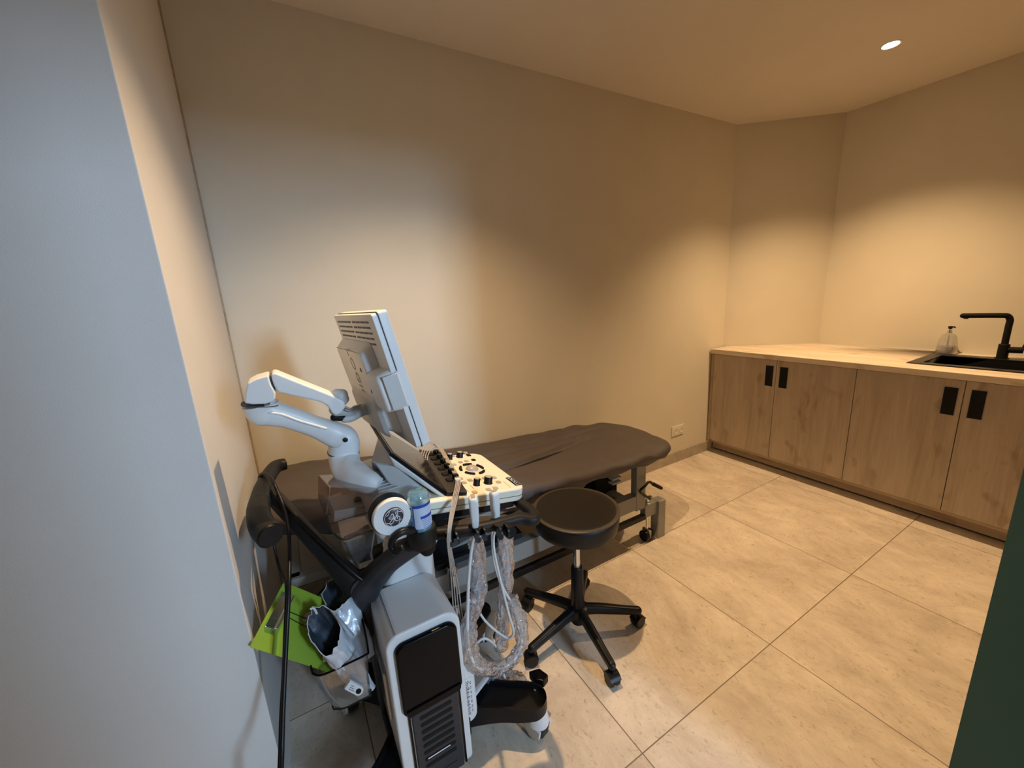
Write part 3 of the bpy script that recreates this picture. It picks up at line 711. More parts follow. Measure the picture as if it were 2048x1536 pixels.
# bottle cup
bc_ = Vector((0.2406, 0.9718, 0.8855))
MB().lathe([(.034, .014), (.038, .014), (.041, -.004), (.040, -.022), (.034, -.040), (.0, -.044)], bc_, 32).build('cup_holder', M_CHAR, U, smooth=60)
MB().lathe([(0, -.075), (.014, -.073), (.022, -.062), (.026, -.045), (.026, -.038)], bc_+V(.01, 0, 0), 24).build('cup_base', M_BLKM, U)
MB().tube([(0.227, 0.9579, 0.9011), (0.1874, 0.9486, 0.9165), (0.1604, 0.9486, 0.9052), (0.1538, 0.9486, 0.8817), (0.163, 0.9393, 0.8718), (0.1748, 0.93, 0.8841)], [.011, .010, .009, .009, .010, .009], n=14, sub=6, round_caps=True).build('cable_hook', M_BLK, U)
# console
CO = Vector((.600, 1.004, .892)); an = math.radians(9.6)
CU = Vector((-math.cos(an), 0, math.sin(an))); CV = Vector((0, 1, 0)); CN = Vector((math.sin(an), 0, math.cos(an)))
MC = frame(CO, CU, CV, CN)      # local: u towards the machine, v away from the camera, w up
cons = MB().prism(rrect(0, .465, 0, .358, [.033, .02, .02, .042], 6), 'z', -.045, 0, M=MC).build('console', M_CREAM, U, bevel=.008, seg=3)
MB().prism(rrect(-.0008, .43, -.0008, .3588, [.0335, .02, .02, .0425], 6), 'z', -.0265, -.0250, M=MC).build('console_seam', M_SEAM, cons)
MB().prism(rrect(.02, .43, .012, .345, .03, 4), 'z', -.068, -.043, M=MC).build('console_base', M_BLKM, U)
MB().prism([(-.001, .03), (.02, .02), (.06, .02), (.07, .10), (.02, .10), (0, .08)], 'z', -.078, -.045, M=MC).build('front_grip', M_WHITE, U, bevel=.008)
def kp(a): return a
knobs = [((0.1692, 0.3516), .0105, .020), ((0.1415, 0.3153), .0105, .020), ((0.0968, 0.3263), .0125, .020), ((0.1484, 0.0646), .0105, .022), ((0.1059, 0.0679), .0135, .022)]
for (u_, v_), r_, h_ in knobs:
    k = MB().lathe([(0, 0), (r_*1.12, 0), (r_*1.02, .003), (r_, h_-.002), (r_*.92, h_), (0, h_)], (u_, v_, 0), 28, M=MC).build('knob', M_BLK, cons)
    MB().lathe([(0, h_+.0004), (r_*.8, h_+.0004), (r_*.8, h_-.001), (0, h_-.001)], (u_, v_, 0), 24, M=MC).build('knob_cap', M_KEY, k)
(u_, v_) = (0.1056, 0.1928)
MB().lathe([(.0, -.002), (.023, -.002), (.0225, .003), (.019, .009), (.012, .0135), (.005, .0155), (0, .016)], (u_, v_, 0), 32, M=MC).build('trackball', M_BALL, cons)
MB().lathe([(.024, 0), (.0275, 0), (.0275, .0012), (.024, .0012)], (u_, v_, 0), 32, M=MC).build('trackball_ring', M_CREAM, cons)
for a0 in (20, 92, 164, 236, 308):
    arc = [(u_+.040*math.cos(math.radians(a0+q)), v_+.046*math.sin(math.radians(a0+q)), .002) for q in (-19, -10, 0, 10, 19)]
    MB().tube(arc, .0052, n=8, sub=3, round_caps=True, M=MC).build('key', M_BLKM, cons)
keys = [(0.1746, 0.2642), (0.1492, 0.2517), (0.1167, 0.2694), (0.0912, 0.2733), (0.0603, 0.2788), (0.1755, 0.2234), (0.1185, 0.3381), (0.0555, 0.3641), (0.1776, 0.1252), (0.1798, 0.0913), (0.153, 0.1043), (0.1228, 0.1037), (0.0999, 0.1055), (0.0671, 0.0999), (0.0709, 0.0611), (0.1293, 0.018), (0.103, 0.0213), (0.1784, 0.0148)]
for i, (u_, v_) in enumerate(keys):
    dark = i in (4,)
    MB().prism(rrect(u_-.0075, u_+.0075, v_-.0085, v_+.0085, .0035, 3), 'z', -.001, .0028, M=MC).build('key', M_BLKM if dark else (M_KEY if i != 17 else plain('key_amber', (.62, .33, .14), .5)), cons)
(u_, v_) = (0.0563, 0.3335)
MB().prism(rrect(u_-.008, u_+.008, v_-.009, v_+.009, .002, 2), 'z', -.001, .003, M=MC).build('key', M_BLKM, cons)
# printed rules around the key groups
for (a, b) in (((0.0508, 0.0635), (0.0531, 0.0132)), ((0.1682, 0.0668), (0.169, 0.0389)), ((0.194, 0.0431), (0.1927, 0.0272))):
    MB().bar((a[0], a[1], .0006), (b[0], b[1], .0006), .0014, .0006, M=MC).build('printed_rule', M_KEY, cons)
# name plate
a, b = Vector((0.02, 0.0807)+(0,)) if False else Vector((*(0.02, 0.0807), 0)), Vector((*(0.0178, 0.027), 0))
pc = (a+b)/2
pn = MB().prism(rrect(pc.x-.011, pc.x+.011, pc.y-.034, pc.y+.034, .002, 2), 'z', -.001, .0012, M=MC).build('name_plate', M_BLKG, cons)
text('name_plate_text', 'LOGIQ', .019, MC @ Matrix.Translation((pc.x, pc.y, .0014)) @ Matrix.Rotation(PI/2, 4, 'Z'), M_LABEL, pn)
# slider (gain) strip: black keyboard ledge on the far left of the console
kbd = MB().prism([((0.2678, 0.0153)), ((0.2085, 0.0026)), ((0.1604, 0.3434)), ((0.2265, 0.4146))], 'z', .0, .014, M=MC).build('slider_strip', plain('dark_brown_plastic', (.022, .017, .014), .45), U, bevel=.003)
for i in range(6):
    f_ = i/5
    A_ = Vector((*(0.1855, 0.3444), 0)); B_ = Vector((*(0.207, 0.1), 0)); p_ = A_.lerp(B_, f_)
    MB().lathe([(0, 0), (.0105, 0), (.0100, .014), (.0085, .016), (0, .016)], (p_.x, p_.y, .013), 20, M=MC).build('slider_cap', M_BLKG, kbd)
    p2 = p_ + Vector((.022, -.004, 0))
    MB().prism(rrect(p2.x-.010, p2.x+.010, p2.y-.013, p2.y+.010, .003, 3), 'z', .012, .018, M=MC).build('slider_key', M_BLKM, kbd)
# touch panel
NT, FT, FB, NB = Vector((0.1988, 1.023, 1.1075)), Vector((0.206, 1.3392, 1.1125)), Vector((0.3764, 1.3578, 0.9442)), Vector((0.3595, 1.023, 0.9226))
NB = Vector((0.3595, 1.023, 0.9226))
xd = (NB-NT).normalized(); yd = Vector((0, 1, 0)); nd_ = xd.cross(yd); nd_.normalize()
if nd_.z < 0: nd_ = -nd_
def slab(q, off0, off1): return MB().loft([[p+nd_*off0 for p in q], [p+nd_*off1 for p in q]])
quad = [NT, NB, FB, FT]
slab(quad, -.010, 0).build('touch_panel', M_BLKG, U, bevel=.003)
cen = (NT+NB+FB+FT)/4
slab([p.lerp(cen, .09) for p in quad], .0002, .0012).build('touch_screen', M_GLASS_SCR, U)
low = [NT-nd_*.010, NB-nd_*.010, FB-nd_*.010, FT-nd_*.010]
lowb = [NT+V(.004, .012, -.045), NB+V(-.006, .004, -.024), FB+V(0, 0, -.03), FT+V(.03, -.01, -.05)]
MB().loft([low, lowb]).build('touch_panel_case', M_WHITE, U, bevel=.006, seg=3)
# rear shell below the touch panel
MB().loft([[p+nd_*0 for p in [NT+V(.004, .014, -.042), NB+V(-.02, .01, -.03), FB+V(-.02, 0, -.03), FT+V(.02, -.01, -.04)]],
           [Vector((0.1655, 1.116, 1.0545)), Vector((0.205, 1.023, 0.9666)), Vector((.372, 1.339, .868)), Vector((.186, 1.32, .905))]]).build('rear_shell', M_LGREY, U, bevel=.008)
# housing around the arm base
hs = []
for (cx_, cz_, hx, hz, y_) in ((.186, .928, .046, .045, .972), (.186, .931, .056, .052, .98), (.197, .937, .079, .061, 1.042), (.209, .942, .093, .065, 1.162), (.209, .942, .088, .061, 1.283), (.209, .942, .065, .046, 1.32)):
    hs.append([Vector((p[0], y_, p[1])) for p in rrect(cx_-hx, cx_+hx, cz_-hz, cz_+hz, min(hx, hz)*.75, 6)])
MB().loft(hs).build('rear_housing', M_LGREY, U, smooth=60)
rb = MB()
for k in range(7):
    rb.tube([(0.1573, 1.0323, 1.0294), (0.1582, 1.0044, 1.0221)] if False else [(.153+.002*k, 1.03+.020*k, 1.003), (.181, 1.025+.020*k, 1.0045), (.209, 1.03+.020*k, 1.0035)], .0013, n=6, sub=4)
rb.build('vent_ribs', M_LGREY, U)
# badge
bd = Vector((0.1679, 0.9532, 0.9586))
bdo = MB().lathe([(0, -.004), (.047, -.004), (.050, -.010), (.050, -.04), (0, -.04)], bd, 48, ax='y').build('side_disc', M_WHITE, U)
MB().lathe([(.049, -.016), (.052, -.018), (.0525, -.045), (.049, -.045)], bd+V(-.001, 0, -.001), 48, ax='y').build('disc_rim', M_BLK, U)
bg_ = MB().lathe([(0, .000), (.0235, .000), (.026, -.002), (.026, -.006), (0, -.006)], bd+V(.003, 0, .002), 48, ax='y').build('logo_badge', plain('badge_dark', (.035, .035, .05), .3), bdo)
lc = bd+V(.003, -.0008, .002)
def st(pts, r=.0011):
    k = .0235/0.9
    return [lc+V(x*k, 0, y*k) for x, y in pts]
lg_ = MB()
lg_.tube(st([(x*.92, y*.92) for x, y in [(math.cos(2*PI*i/28), math.sin(2*PI*i/28)) for i in range(28)]]), .0007, n=6, sub=1, closed=True)
for q in range(4):
    a0 = q*PI/2+PI/4
    lg_.tube(st([(.86*math.cos(a0-.35), .86*math.sin(a0-.35)), (.74*math.cos(a0-.15), .74*math.sin(a0-.15)), (.70*math.cos(a0+.1), .70*math.sin(a0+.1)), (.80*math.cos(a0+.32), .80*math.sin(a0+.32))]), .0008, n=6, sub=4)
lg_.tube(st([(-.42, .22), (-.50, .08), (-.42, -.02), (-.2, -.06), (0, -.02), (.02, .14), (-.08, .2), (-.12, .08), (-.04, -.0)]), .0010, n=6, sub=4)
lg_.tube(st([(-.30, .08), (-.28, .30), (-.14, .44), (-.04, .32), (-.12, .12)]), .0010, n=6, sub=4)
lg_.tube(st([(-.02, .0), (-.04, -.26), (-.22, -.52), (-.44, -.56), (-.46, -.40), (-.26, -.20), (-.02, -.06)]), .0011, n=6, sub=4)
lg_.tube(st([(.22, .28), (.18, .44), (.30, .52), (.40, .42), (.30, .22), (.18, .12), (.34, .08), (.42, .14)]), .0010, n=6, sub=4)
lg_.tube(st([(.30, .08), (.10, -.04), (.06, -.26), (.22, -.44), (.44, -.38), (.54, -.18), (.44, -.02), (.30, -.06), (.28, -.18), (.36, -.22)]), .0011, n=6, sub=4)
lg_.build('logo_monogram', M_PAPER, bg_)
# smoked side bin
bn = [(661, 974), (757, 978), (770, 1014), (752, 1056), (714, 1070), (686, 1079), (662, 1060), (650, 1030)]
near = [Vector(p) for p in ((0.0426, 1.0416, 1.0476), (0.1564, 1.0416, 1.0068), (0.1662, 1.023, 0.9585), (0.1334, 1.023, 0.9072), (0.0843, 1.023, 0.9034), (0.0501, 1.023, 0.9048), (0.0289, 1.0416, 0.9274), (0.0228, 1.0416, 0.9756))]
far = [Vector(p) for p in ((0.0231, 1.2276, 1.0137), (0.1396, 1.2462, 0.9812), (0.1549, 1.2462, 0.9251), (0.1369, 1.2462, 0.8696), (0.0925, 1.2462, 0.8532), (0.0558, 1.2462, 0.8523), (0.023, 1.2276, 0.8833), (0.0129, 1.2276, 0.9444))]
midr = [p.lerp(q, .12)+V(-.002, 0, .002) for p, q in zip(near, far)]
bino = MB().loft([near, midr, far]).build('side_bin', M_SMOKE, U, bevel=.004)
MB().tube([near[2], near[3], near[4], near[5], near[6], near[7]], .0022, n=8, sub=4).build('bin_edge', M_CHAR, bino)
MB().tube([near[7].lerp(near[6], .6), (0.076, 1.0416, 0.9497), (0.1622, 1.0323, 0.9525)], .0012, n=6, sub=3).build('bin_seam', M_CHAR, bino)
MB().loft([[(0.0375, 1.06, 0.9394), (0.1278, 1.06, 0.9297), (0.1315, 1.06, 0.9588), (0.042, 1.06, 0.9714)], [(0.0323, 1.2, 0.9183), (0.1151, 1.2, 0.9104), (0.119, 1.2, 0.9391), (0.0367, 1.2, 0.9491)]]).build('bin_contents', M_WGREY, bino, bevel=.003)
MB().lathe([(0, -.008), (.010, -.008), (.010, .01), (0, .01)], (0.1073, 1.116, 0.9531), 16, ax='y').build('bin_clip', M_BLK, bino)
MB().loft([rr3(.115, 1.23, .66, .022, .035, .01), rr3(.10, 1.19, .76, .030, .045, .01), rr3(.10, 1.16, .845, .045, .055, .012)]).build('bin_support', M_TRAY, U)
# monitor arm (white, two links)
AY = 1.215
def pa(l): return [Vector(p) for p in l]
MB().tube([(0.1631, 1.07, 1.0016), (0.1389, 1.09, 1.0128), (0.1146, 1.13, 1.0207), (0.1014, 1.17, 1.0292), (0.098, 1.2, 1.0443), (0.0994, 1.215, 1.0705)], [.022, .031, .038, .041, .042, .0425], n=24, sub=6, up=(0, 1, 0), sq=2.6).build('arm_base', M_WHITE, U, smooth=60)
MB().tube([(0.0992, 1.215, 1.0689), (0.0998, 1.215, 1.0727)], .0438, n=24, sub=1, up=(0, 1, 0), sq=2.6).build('arm_joint', M_SEAM, U)
MB().tube([(0.0997, 1.215, 1.072), (0.1045, 1.215, 1.107), (0.0819, 1.215, 1.131), (0.0308, 1.215, 1.1682), (-0.0221, 1.215, 1.2043), (-0.0583, 1.215, 1.223), (-0.0785, 1.215, 1.234), (-0.0811, 1.215, 1.2525)], [.0425, .042, .036, .029, .030, .034, .039, .0425], n=24, sub=7, up=(0, 1, 0), sq=2.8, ratio=1.0).build('lower_arm', M_WHITE, U, smooth=60)
MB().lathe([(0, .001), (.005, .001), (.0068, .0005), (.0068, -.003), (0, -.003)], Vector((0.106, 1.172, 1.1197)), 20, ax='y').build('arm_screw', M_BLK, U)
def plate(pts, y0, y1): return MB().prism([(p[0], p[2]) for p in pts], 'y', y0, y1)
plate([(-0.1117, 1.178, 1.2689), (-0.1051, 1.178, 1.295), (-0.0969, 1.178, 1.3183), (-0.0772, 1.178, 1.3268), (-0.0491, 1.178, 1.3317), (-0.049, 1.178, 1.3185), (-0.047, 1.178, 1.3037), (-0.0412, 1.178, 1.284), (-0.0438, 1.178, 1.2683), (-0.0494, 1.178, 1.2613), (-0.069, 1.178, 1.2582), (-0.0957, 1.178, 1.2619)], 1.174, 1.256).build('elbow', M_WHITE, U, bevel=.009, seg=3)
MB().tube([(-0.0807, 1.215, 1.2545), (-0.0811, 1.215, 1.2522)], .0432, n=24, sub=1, up=(0, 1, 0), sq=3).build('arm_joint', M_SEAM, U)
plate([(-0.0468, 1.19, 1.3269), (-0.0408, 1.19, 1.3286), (-0.0417, 1.19, 1.2818), (-0.0461, 1.19, 1.2826)], 1.19, 1.24).build('arm_joint', M_SEAM, U)
plate([(-0.0435, 1.178, 1.3321), (-0.0339, 1.178, 1.336), (0.0183, 1.178, 1.3012), (0.0903, 1.178, 1.2541), (0.1181, 1.178, 1.2303), (0.1213, 1.178, 1.215), (0.1071, 1.178, 1.1986), (0.0919, 1.178, 1.1929), (0.083, 1.178, 1.2034), (0.0746, 1.178, 1.2254), (0.0578, 1.178, 1.24), (0.0121, 1.178, 1.261), (-0.0357, 1.178, 1.2831), (-0.0418, 1.178, 1.3015), (-0.0436, 1.178, 1.3177)], 1.178, 1.252).build('upper_arm', M_WHITE, U, bevel=.009, seg=3)
MB().tube([(0.0983, 1.215, 1.2455), (0.1127, 1.215, 1.234), (0.1245, 1.215, 1.2213)], [.010, .014, .008], n=16, sub=4, up=(0, 1, 0), ratio=2, round_caps=True).build('upper_arm_cover', M_LGREY, U, smooth=60)
MB().tube([(-0.0837, 1.183, 1.2371), (-0.0405, 1.18, 1.225), (0.0022, 1.18, 1.1966), (0.0618, 1.18, 1.162)], .0035, n=8, sub=6, round_caps=True).build('arm_strip', M_PAPER, U)
MB().tube([(0.0889, 1.215, 1.1799), (0.1151, 1.215, 1.1729)], .010, n=16, sub=1, round_caps=True).build('arm_hinge', M_BLKM, U)
MB().tube([(0.1003, 1.215, 1.2033), (0.1342, 1.22, 1.1863), (0.1525, 1.225, 1.1908)], [.022, .012, .012], n=14, sub=5, round_caps=True).build('arm_bracket', M_LGREY, U)
MB().tube([(0.1173, 1.215, 1.1694), (0.139, 1.22, 1.1698), (0.1656, 1.225, 1.182), (0.2112, 1.23, 1.1878)], [.012, .013, .017, .020], n=16, sub=5, round_caps=True).build('monitor_mount', M_LGREY, U)
for dz in (-.004, .004):
    MB().tube([Vector(p)+V(0, 0, dz) for p in ((0.118, 1.19, 1.2085), (0.1317, 1.19, 1.1998), (0.1495, 1.2, 1.1986), (0.1642, 1.2, 1.2034))], .0025, n=8, sub=5).build('arm_cable', M_STEEL, U)
# monitor
tb, tf = Vector((0.2089, 1, 1.475)), Vector((0.2263, 1, 1.481))
bf, bb = Vector((0.301, 1, 1.1166)), Vector((0.2781, 1, 1.1121))
up_ = (tf-bf); HH = up_.length; up_.normalize()
wd = Vector((-.040, .42, .0)).normalized(); wd = (wd-up_*wd.dot(up_)).normalized()
fr = wd.cross(up_).normalized()
if fr.x < 0: fr = -fr
MM = frame(bf, wd, up_, fr)     # local: x width away from camera, y up, z towards the screen side (front = 0)
WW = .42
mo = MB().prism(rrect(0, WW, 0, HH, .008, 4), 'z', -.024, 0, M=MM).build('monitor_bezel', M_WHITE, U, bevel=.003)
MB().prism(rrect(.022, WW-.022, .025, HH-.02, .004, 3), 'z', .0, .001, M=MM).build('screen', M_GLASS_SCR, mo)
MB().prism(rrect(.002, WW-.002, .002, HH-.002, .008, 4), 'z', -.040, -.0245, M=MM).build('back_shell', M_WHITE, mo, bevel=.003)
MB().prism(rrect(-.0004, WW+.0004, -.0004, HH+.0004, .008, 4), 'z', -.0252, -.0240, M=MM).build('bezel_seam', M_SEAM, mo)
def hump(x0, x1, y0, y1, z0, z1, ins, r):
    a_ = [Vector((p[0], p[1], z0)) for p in rrect(x0, x1, y0, y1, r, 4)]
    b_ = [Vector((p[0], p[1], z1)) for p in rrect(x0+ins, x1-ins, y0+ins, y1-ins, r, 4)]
    return a_, b_
a_, b_ = hump(.085, WW-.004, .02, HH*.80, -.039, -.072, .022, .02)
hb = MB().loft([a_, b_], M=MM).build('back_hump', M_WHITE, mo, bevel=.006, seg=3, smooth=50)
a_, b_ = hump(.10, WW-.05, HH*.05, HH*.40, -.070, -.082, .012, .02)
MB().loft([a_, b_], M=MM).build('mount_cover', M_LGREY, mo, bevel=.003)
a_, b_ = hump(-.003, .115, HH*.30, HH*.62, -.020, -.078, .010, .018)
MB().loft([a_, b_], M=MM).build('side_grip', M_WHITE, mo, bevel=.006, seg=3)
MB().prism(rrect(-.0042, .004, HH*.34, HH*.585, .003, 3), 'z', -.066, -.028, M=MM).build('side_hatch', M_LGREY, mo, bevel=.002)
for cs_ in (range(0, 4), range(4, 8)):
    vs_ = MB()
    for r_ in range(5):
        for c_ in cs_:
            x_ = .045+c_*.042+(.012 if c_ > 3 else 0); y_ = HH-.020-r_*.0145
            vs_.box(x_, x_+.033, y_-.0048, y_, -.0412, -.0395, M=MM)
    vs_.build('vent_slots', M_INK, mo)
MB().box(.11, WW-.03, HH*.735, HH*.738, -.0725, -.0705, M=MM).box(.112, .114, HH*.1, HH*.735, -.0727, -.0705, M=MM).build('hump_seam', M_WGREY, hb)
text('back_print', 'LOGIQ', .055, MM @ Matrix.Translation((.235, HH*.53, -.0728)) @ Matrix.Rotation(PI, 4, 'Y') @ Matrix.Rotation(-PI/2, 4, 'Z') @ Matrix.Scale(1, 4), M_WGREY, hb)
MB().box(.16, .163, HH*.58, HH*.61, -.074, -.072, M=MM).box(.125, .128, HH*.42, HH*.45, -.074, -.072, M=MM).build('lock_slots', M_INK, hb)

# basket tray hung on the body's left side, holding the bags and clipboard
rimz = [(-0.0815, 1.12, 0.487), (-0.074, 1.1, 0.4769), (-0.049, 1.08, 0.4824), (0.017, 1.04, 0.5196), (0.0591, 1.02, 0.5402), (0.0666, 1.03, 0.5421), (0.0716, 1.12, 0.5415), (0.071, 1.22, 0.5562), (0.0632, 1.3, 0.5701), (0.0478, 1.34, 0.5696), (-0.0042, 1.38, 0.546), (-0.0674, 1.36, 0.5005), (-0.0874, 1.26, 0.484)]
rim = [Vector(p) for p in rimz]
botz = [Vector(p) for p in ((-0.0477, 1.12, 0.3243), (-0.0396, 1.1, 0.3291), (-0.0159, 1.08, 0.3382), (0.0184, 1.05, 0.3689), (0.0495, 1.03, 0.389), (0.057, 1.04, 0.3882), (0.065, 1.12, 0.3779), (0.0664, 1.2, 0.3706), (0.0626, 1.26, 0.36), (0.0503, 1.3, 0.3425), (0.013, 1.32, 0.3145), (-0.0279, 1.3, 0.2937), (-0.0463, 1.22, 0.311))]
bk = MB().loft([botz, [p.lerp(q, .5)+V(-.004, -.004, 0) for p, q in zip(botz, rim)], rim], caps=False).add(botz, [list(range(len(botz)))]).build('storage_tray', M_TRAY, U, smooth=60)
MB().tube(rim, .0030, n=8, sub=4, closed=True).build('tray_rim', M_BLKG, bk)
MB().tube(botz, .0022, n=8, sub=4, closed=True).build('tray_foot_rim', M_CHAR, bk)
MB().box(bx0_-.012, bx0_, 1.0, 1.16, .30, .47).build('tray_bracket', M_TRAY, U, bevel=.004)

# ---------------------------------------------------------------- loose things
# gel bottle, standing upside down in the cup
bz = bc_.z-.036
t = thing('gel_bottle', 'bottle of blue gel with blue and white label in the black cup holder', 'bottle', (bc_.x, bc_.y, bz))
c = Vector((bc_.x, bc_.y, bz)); HB = .158
MB().lathe([(0, .001), (.026, .001), (.030, .006), (.0305, .02), (.0305, HB-.022), (.028, HB-.008), (.020, HB), (.014, HB-.003), (0, HB-.003)], c, 40).build('bottle', M_GEL, t, smooth=60)
MB().lathe([(0, .003), (.0285, .004), (.0290, .02), (.0290, .064), (0, .064)], c, 32).build('gel', M_GEL2, t)
def lab(a0, a1, z0, z1, r, n=14):
    return MB().grid(lambda u, v: c+V(r*math.cos(a0+(a1-a0)*u), r*math.sin(a0+(a1-a0)*u), z0+(z1-z0)*v), n, 1)
vA = math.atan2(-bc_.y, -bc_.x)       # direction facing the room's entrance
lb = lab(vA-.55, vA+1.7, .060, .128, .0309).build('label', M_LABEL, t, fix=False)
lab(vA-.50, vA+1.65, .120, .128, .0311).build('label_band', M_BLUE, lb, fix=False)
lab(vA+.05, vA+1.4, .088, .096, .0311).build('label_name_bar', M_BLUE, lb, fix=False)
lab(vA-.54, vA-.48, .01, .128, .0311, 2).build('label_line', M_BLUE, lb, fix=False)
for k in range(5): lab(vA+.1+.03*k, vA+1.1-.1*(k % 2), .083-k*.0052, .0845-k*.0052, .0311).build('label_text', plain('ink_blue', (.10, .16, .5), .6), lb, fix=False)
for k in range(4): lab(vA-.95, vA-.7, .05+k*.022, .056+k*.022, .0311, 3).build('label_text', plain('ink_blue', (.10, .2, .55), .6), lb, fix=False)

# probes
def probe(label, c, w_, ang, h_, cable, r, cname='cable'):
    c = Vector(c)
    t = thing('ultrasound_probe', label, 'probe', (c.x, c.y, .80), 'probes in the holder')
    Mx = frame(c, (math.cos(ang), math.sin(ang), 0), (-math.sin(ang), math.cos(ang), 0), (0, 0, 1))
    rings = []
    for (z_, hw, hd_) in ((-.075, .005, .005), (-.055, .009, .008), (-.04, .012, .010), (-.02, w_*.75, .012), (0, w_, .0125), (h_-.012, w_, .0125), (h_-.003, w_*.96, .011), (h_, w_*.82, .008)):
        rings.append([Vector((p[0], p[1], z_)) for p in rrect(-hw, hw, -hd_, hd_, min(hw, hd_)*.6, 4)])
    MB().loft(rings, M=Mx).build('probe_body', M_WHITE, t, smooth=55)
    MB().prism(rrect(-w_*.7, w_*.7, -.006, .006, .004, 3), 'z', h_-.001, h_+.002, M=Mx).build('probe_lens', M_WGREY, t)
    MB().tube(cable, r, n=10, sub=6).build(cname, M_CABLEW, t)
    return t
pA_ = Vector((0.3852, 0.94, 0.9114)); pB_ = Vector((0.4563, 0.95, 0.8983))
cabA = [pA_+V(0, 0, -.07), (0.3963, 1, 0.7726), (0.3726, 0.99, 0.6832), (0.3549, 0.98, 0.5764), (0.3439, 0.975, 0.475), (0.3495, 0.97, 0.3973), (0.3797, 0.97, 0.3403), (0.438, 0.98, 0.2948), (0.5044, 0.99, 0.2821), (0.5429, 1, 0.3216), (0.558, 1.02, 0.3716), (0.5435, 1.04, 0.4399), (0.5176, 1.06, 0.513), (0.503, 1.08, 0.5976), (0.5091, 1.1, 0.6711), (0.5326, 1.14, 0.7088)]
cabB = [pB_+V(0, 0, -.07), (0.4675, 1, 0.7622), (0.468, 1, 0.6961), (0.4876, 1, 0.5578), (0.505, 1, 0.4481), (0.5216, 1.01, 0.3705), (0.509, 1.03, 0.3358), (0.4711, 1.05, 0.3731), (0.4386, 1.07, 0.4234), (0.4316, 1.08, 0.4658), (0.4504, 1.1, 0.5565), (0.461, 1.12, 0.6417), (0.4842, 1.14, 0.6915), (0.5038, 1.16, 0.7188)]
t1 = probe('white flat ultrasound probe with grey lens, nearer the gel bottle', pA_, .017, 1.25, .045, cabA, .0052)
MB().box(-.008, .008, -.0135, -.0120, .0, .012, M=frame(pA_+V(0, 0, .012), (math.cos(-.3), math.sin(-.3), 0), (-math.sin(-.3), math.cos(-.3), 0), (0, 0, 1))).build('probe_tag', M_LABEL, t1)
probe('white rounded ultrasound probe in the slot nearer the rail knob', pB_, .013, .2, .048, cabB, .0042)

# plastic sleeves
def sleeve(name, label, path, r, wr, seed, parent=None):
    pts, rs = catmull([Vector(p) for p in path], r, 14); rings = []; n = 40; m = len(pts)
    prev = None
    for i, p in enumerate(pts):
        tdir = (pts[min(i+1, m-1)]-pts[max(i-1, 0)]).normalized()
        a = tdir.cross(Vector((0, 1, 0)))
        if a.length < .2: a = tdir.cross(Vector((1, 0, 0)))
        a.normalize(); b = a.cross(tdir); ring = []
        if prev is not None and a.dot(prev) < 0: a = -a; b = -b
        prev = a
        for k in range(n):
            an_ = 2*PI*k/n; c_, s_ = math.cos(an_), math.sin(an_)
            f = 1+wr*(noise.noise(Vector((c_*2.2+seed, s_*2.2, i*.22)))*1.1+.8*abs(noise.noise(Vector((c_*5, s_*5+seed, i*.45))))-.25)
            ring.append(p+a*c_*rs[i]*f+b*s_*rs[i]*.62*f)
        rings.append(ring)
    o = MB().loft(rings, caps=False).build(name, M_FILM, parent, smooth=20)
    if parent is None: tag(o, label, 'plastic sleeve', 'clear plastic sleeves over the probe cables')
    return o
sleeve('plastic_sleeve', 'crumpled clear plastic sleeve hanging round the leftmost looped probe cable', [(0.441, 1.08, 0.7186), (0.4443, 1.08, 0.623), (0.4286, 1.06, 0.5471), (0.3941, 1.03, 0.5186), (0.3523, 0.985, 0.4916), (0.3511, 0.98, 0.4025), (0.3873, 0.98, 0.33), (0.4518, 0.99, 0.2809), (0.5161, 1, 0.2785), (0.5536, 1.01, 0.33), (0.5572, 1.03, 0.3952), (0.5411, 1.05, 0.4704)], [.026, .026, .030, .033, .030, .026, .024, .024, .024, .024, .026, .022], .35, 1.3)
sleeve('plastic_sleeve', 'long clear plastic sleeve hanging straight down under the rail knob', [(0.5606, 1.1, 0.7039), (0.5579, 1.1, 0.6019), (0.5463, 1.09, 0.5115), (0.5267, 1.08, 0.4243), (0.5125, 1.07, 0.3553), (0.4929, 1.06, 0.2677)], [.026, .030, .028, .026, .024, .026], .30, 5.1)
sleeve('plastic_sleeve', 'flattened clear plastic sleeve end lying on the tray below the loop', [(0.4425, 1.08, 0.1812), (0.4796, 1.08, 0.1287), (0.5458, 1.07, 0.0873), (0.586, 1.06, 0.0479)], [.030, .034, .034, .02], .35, 8.8)
tag(MB().tube([(0.5637, 1.12, 0.704), (0.5706, 1.12, 0.6253), (0.568, 1.11, 0.5773), (0.5571, 1.1, 0.4643), (0.5266, 1.08, 0.361), (0.4963, 1.06, 0.2873)], .0042, n=10, sub=6).build('connector_cable', M_CABLEW), 'straight white cable inside the hanging clear sleeve under the rail knob', 'cable')
tag(MB().tube([(0.3885, 1.06, 0.3284), (0.409, 1.06, 0.3496), (0.4356, 1.06, 0.3491), (0.4677, 1.06, 0.3079), (0.4892, 1.06, 0.2439), (0.4943, 1.06, 0.1682), (0.4991, 1.05, 0.137)], .0045, n=10, sub=6).build('looped_cable', M_CABLEW), 'white cable arched low between the machine body and the stool', 'cable')
# white transducer left hanging low behind the cables
t = thing('hanging_connector', 'white rounded plug hanging among the cables beside the machine body', 'plug', (0.5063, 1.16, 0.2966))
MB().tube([(0.5213, 1.16, 0.3268), (0.5104, 1.16, 0.2944), (0.4944, 1.16, 0.2511)], [.014, .020, .016], n=16, sub=5, round_caps=True).build('plug_body', M_WHITE, t)
MB().tube([(0.5137, 1.155, 0.2583), (0.5136, 1.15, 0.233)], .007, n=12, sub=1).build('plug_pin', M_BLK, t)

